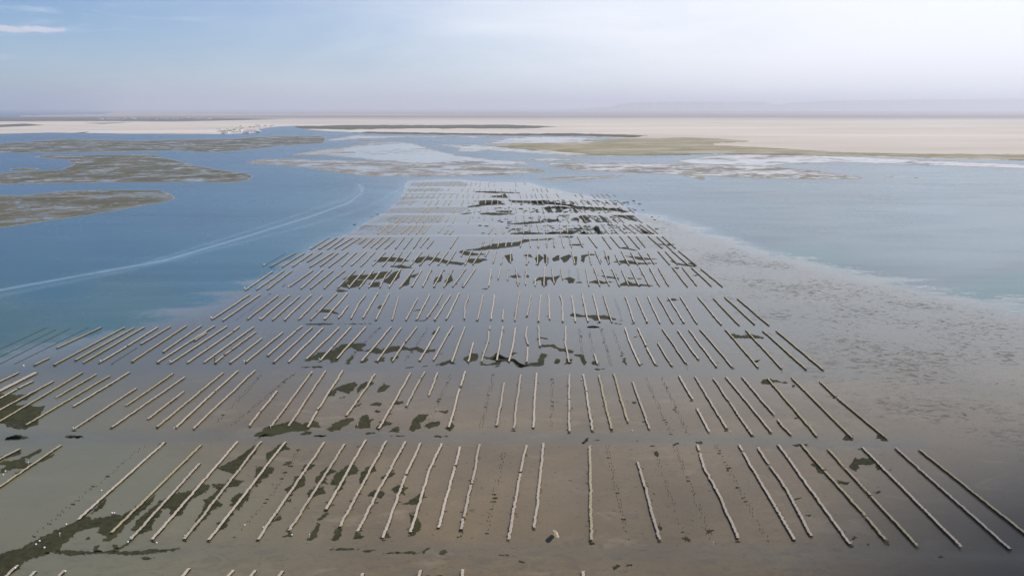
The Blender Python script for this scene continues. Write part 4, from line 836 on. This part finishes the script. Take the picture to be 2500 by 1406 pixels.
for i, (fr, s, lab) in enumerate(FL):
    o = f0 if i == 0 else tree_copy(f0); u, v = pts(s, fr)[0]; x, y = gnd(u, v); k = 0.78 if v > 1000 else 1.0 + (1000 - v) / 500
    o.location = (float(x), float(y), 0.62 if 'on the cut-off' in lab or 'on the tip' in lab else .05); o.scale = (k, k, k); o.rotation_euler = (random.uniform(-.5, .5), random.uniform(-.5, .5), random.uniform(0, 6))
    o['label'] = lab; o['category'] = 'float'; o['group'] = 'white floats scattered over the oyster farm'
for i, (fr, s, lab) in enumerate(PO):
    o = p0 if i == 0 else tree_copy(p0); u, v = pts(s, fr)[0]; x, y = gnd(u, v); thin = 'thin' in lab or 'pale' in lab
    k = .8 if v > 1000 else 1.15
    o.location = (float(x), float(y), .02); o.scale = (k * (.55 if thin else .9), k * (.55 if thin else .9), k); o.rotation_euler = (0, 0, random.uniform(0, 6))
    o['label'] = lab; o['category'] = 'post'; o['group'] = 'marker posts at the rack ends'
bp = make_post(M_BROWN); bp.name = 'timber_post'; x, y = gnd(524, 882); bp.location = (float(x), float(y), .02); bp.scale = (1.4, 1.4, 1.1)
bp['label'] = 'dark brown post standing beside a rack end in the third row'; bp['category'] = 'post'
def red_float():
    r = tree_copy(f0); r.rotation_euler = (1.4, 0, .6); r.scale = (1.1, 1.1, 1.3)
    for c in r.children:
        if c.name.startswith('buoy'): c.data = c.data.copy(); c.data.materials[0] = M_RED
    x, y = gnd(548, 866); r.location = (float(x), float(y), .7); r['label'] = 'dark red float lying on the gap of a third row rack'; r['category'] = 'float'
    del r['group']
red_float()

def make_boat(hull_m, inner_m):
    root = empty('skiff', (0, 0, 0)); mb = MB(); R = []
    for t, wd, sh, kd in ((-2.6, .80, .62, .0), (-1.5, .95, .62, -.05), (0, 1.0, .64, -.08), (1.2, .85, .72, -.05), (2.1, .5, .85, .1), (2.75, .06, .98, .5)):
        R.append([(t, -wd, sh), (t, -wd * .8, kd + .12), (t, 0, kd), (t, wd * .8, kd + .12), (t, wd, sh), (t, wd * .86, sh - .02), (t, wd * .62, kd + .24), (t, 0, kd + .17), (t, -wd * .62, kd + .24), (t, -wd * .86, sh - .02)])
    mb.rings(R); mb.build('hull', hull_m, root, False)
    for t in (-1.4, .1, 1.2):
        m2 = MB(); m2.box((t, 0, .42), (0, 1), .82 if t < 1 else .66, .16, .03); m2.build('thwart', inner_m, root)
    m3 = MB(); m3.box((-2.75, 0, .85), (1, 0), .2, .15, .25); m3.box((-2.78, 0, .25), (1, 0), .08, .06, .4); m3.build('outboard_motor', M_DARK, root)
    return root
b0 = make_boat(M_WHITE, M_WALL2)
for i, (u, v, rz, sc, lab) in enumerate(((921, 522.5, 2.5, 1.0, 'white skiff afloat at the edge of the farm, farther of two'), (907, 528, 2.8, .8, 'white skiff drawn up on the muddy edge, nearer of two'))):
    o = b0 if i == 0 else tree_copy(b0); x, y = gnd(u, v); o.location = (float(x), float(y), .08); o.rotation_euler = (0, 0, rz); o.scale = (sc,) * 3
    o['label'] = lab; o['category'] = 'boat'; o['group'] = 'skiffs moored by the oyster farm'
o = make_boat(M_DARK, M_BROWN); x, y = gnd(866, 549); o.location = (float(x), float(y), .08); o.rotation_euler = (0, 0, .5); o.scale = (.62,) * 3
o['label'] = 'small dark skiff on the channel edge left of a pale track'; o['category'] = 'boat'

M_HEAP = simple('pale_sand', (0.52, 0.42, 0.27), 0.9, 0.05, 0.3, 1.2)
def heap():
    us_, vs_ = np.meshgrid(np.linspace(-1.6, 1.6, 34), np.linspace(-3.2, 3.4, 56))
    cx = -.22 * vs_ + .15 * np.sin(vs_ * 2.1)
    h = .55 * np.exp(-((us_ - cx) / .42) ** 2 - ((vs_ + .8) / .75) ** 2) + .38 * np.exp(-((us_ - cx) / .34) ** 2 - ((vs_ - .9) / 1.0) ** 2) + .12 * fbm(us_ * 2.2, vs_ * 2.2, 3, 4) - .06
    idx = np.arange(h.size).reshape(h.shape); ff = [(idx[j, i], idx[j, i + 1], idx[j + 1, i + 1], idx[j + 1, i]) for j in range(h.shape[0] - 1) for i in range(h.shape[1] - 1)]
    o = link('sand_heap', new_mesh('sand_heap', np.stack([us_, vs_, np.maximum(h, -.05)], -1).reshape(-1, 3), [tuple(map(int, f)) for f in ff]), M_HEAP, smooth_=True)
    x, y = gnd(1358, 1303); o.location = (float(x), float(y), .02); o['label'] = 'small pale sand heap beside a dark patch on the bare mud'; o['category'] = 'sand heap'
heap()
M_PATCH = simple('dark_patch', (0.012, 0.016, 0.012), 0.25, 0.15, 0.2, 1.0)  # near-black colour of the flat patch beside the heap
region('dark_patch', [pts('1351,1306 1346,1304.5 1338,1311 1331,1317 1333,1323 1340,1325 1347,1319 1354,1310')], 1.0, .6, 1.6, .5, 5.0, .045, None, M_PATCH)
p1 = tree_copy(p0); x, y = gnd(1363, 1318); p1.location = (float(x), float(y), .02); p1.scale = (.6, .6, .7); p1['label'] = 'short pale post just right of the sand heap'; p1['category'] = 'post'; del p1['group']

# ------------------------------------------------------------------ villages on the far shore
def make_house(wx, wy, h, tower, mtl):
    root = empty('house', (0, 0, 0)); mb = MB(); mb.box((0, 0, h / 2), (1, 0), wx / 2, wy / 2, h / 2); mb.build('wall', mtl, root)
    m2 = MB(); m2.box((0, 0, h + .15), (1, 0), wx / 2 + .25, wy / 2 + .25, .16)
    if tower: m2.box((wx * .2, 0, h + 1.3), (1, 0), wx * .2, wy * .3, 1.2)
    m2.build('roof', mtl, root)
    m3 = MB(); m3.box((0, -wy / 2 - .03, 1.1), (1, 0), .55, .06, 1.1); m3.build('door', M_DARK, root)
    for sx in (-.3, .3):
        m4 = MB(); m4.box((wx * sx, -wy / 2 - .03, 1.7), (1, 0), .7, .06, .6); m4.build('window', M_DARK, root)
    return root
HZ = 1.0
kinds = [make_house(13, 9, 4.2, False, M_WALL), make_house(18, 10, 5.0, True, M_WALL), make_house(11, 9, 3.8, False, M_WALL2), make_house(24, 11, 5.5, False, M_WALL)]
used = [False] * 4
def put_house(u, v, k, sc, lab, grp):
    o = kinds[k] if not used[k] else tree_copy(kinds[k]); used[k] = True
    x, y = gnd(u, v, HZ); o.location = (float(x), float(y), .6); o.scale = (sc,) * 3; o.rotation_euler = (0, 0, random.uniform(-.35, .35)); o['label'] = lab; o['category'] = 'house'; o['group'] = grp
near_v = [('1350,452', 3, 1.7, 'largest bright white building at the tip of the shoreline hamlet'), ('435,497', 1, 1.1, 'white house standing alone on the shore left of the hamlet'), ('915,460', 1, 1.2, 'third white house along the hamlet front'),
          ('710,462', 0, 1.2, 'first white house at the left end of the hamlet front'), ('795,462', 0, 1.1, 'second white house along the hamlet front'), ('1230,450', 3, 1.1, 'long white building left of the largest one'),
          ('1150,438', 1, .9, ''), ('1430,440', 0, 1.0, ''), ('1130,492', 3, 1.0, ''), ('1040,430', 2, 1.0, ''), ('345,512', 2, 1.0, ''), ('1520,462', 2, 1.1, ''), ('1530,250', 3, 1.0, 'long white house in the upper row of the hamlet'),
          ('1620,278', 0, 1.0, ''), ('1785,260', 1, .9, 'pale house near the upper right end of the hamlet'), ('1990,258', 1, .9, 'last pale house at the upper right end of the hamlet'), ('2050,225', 0, .8, ''), ('1260,295', 2, 1.0, ''), ('940,265', 2, .9, ''), ('915,305', 0, .9, ''),
          ('1000,335', 2, 1.0, ''), ('820,335', 0, .8, ''), ('740,385', 2, 1.0, ''), ('220,378', 3, .8, ''), ('500,363', 0, .9, ''), ('930,380', 2, .9, ''), ('1310,300', 0, .8, ''), ('1400,290', 2, .8, '')]
for s, k, sc, lab in near_v:
    u, v = pts(s, 'H')[0]; put_house(u, v, k, sc * 1.4, lab or 'small pale flat roofed house in the shoreline hamlet', 'houses of the shoreline hamlet')
for i in range(50):
    u, v = pts('%f,%f' % (1150 + 1330 * (i + random.random()) / 50, random.uniform(142, 160)), 'K')[0]
    put_house(u, v, random.choice((0, 1, 2, 3)), random.uniform(1.2, 2.0), 'tiny pale house in the distant village across the plain', 'houses of the distant village')
for i in range(14):
    u, v = pts('%f,%f' % (250 + 17.5 * i, 122), 'K')[0]
    put_house(u, v, random.choice((1, 3)), 2.2, 'tiny white building in the far row by the blue sea', 'white buildings by the sea')
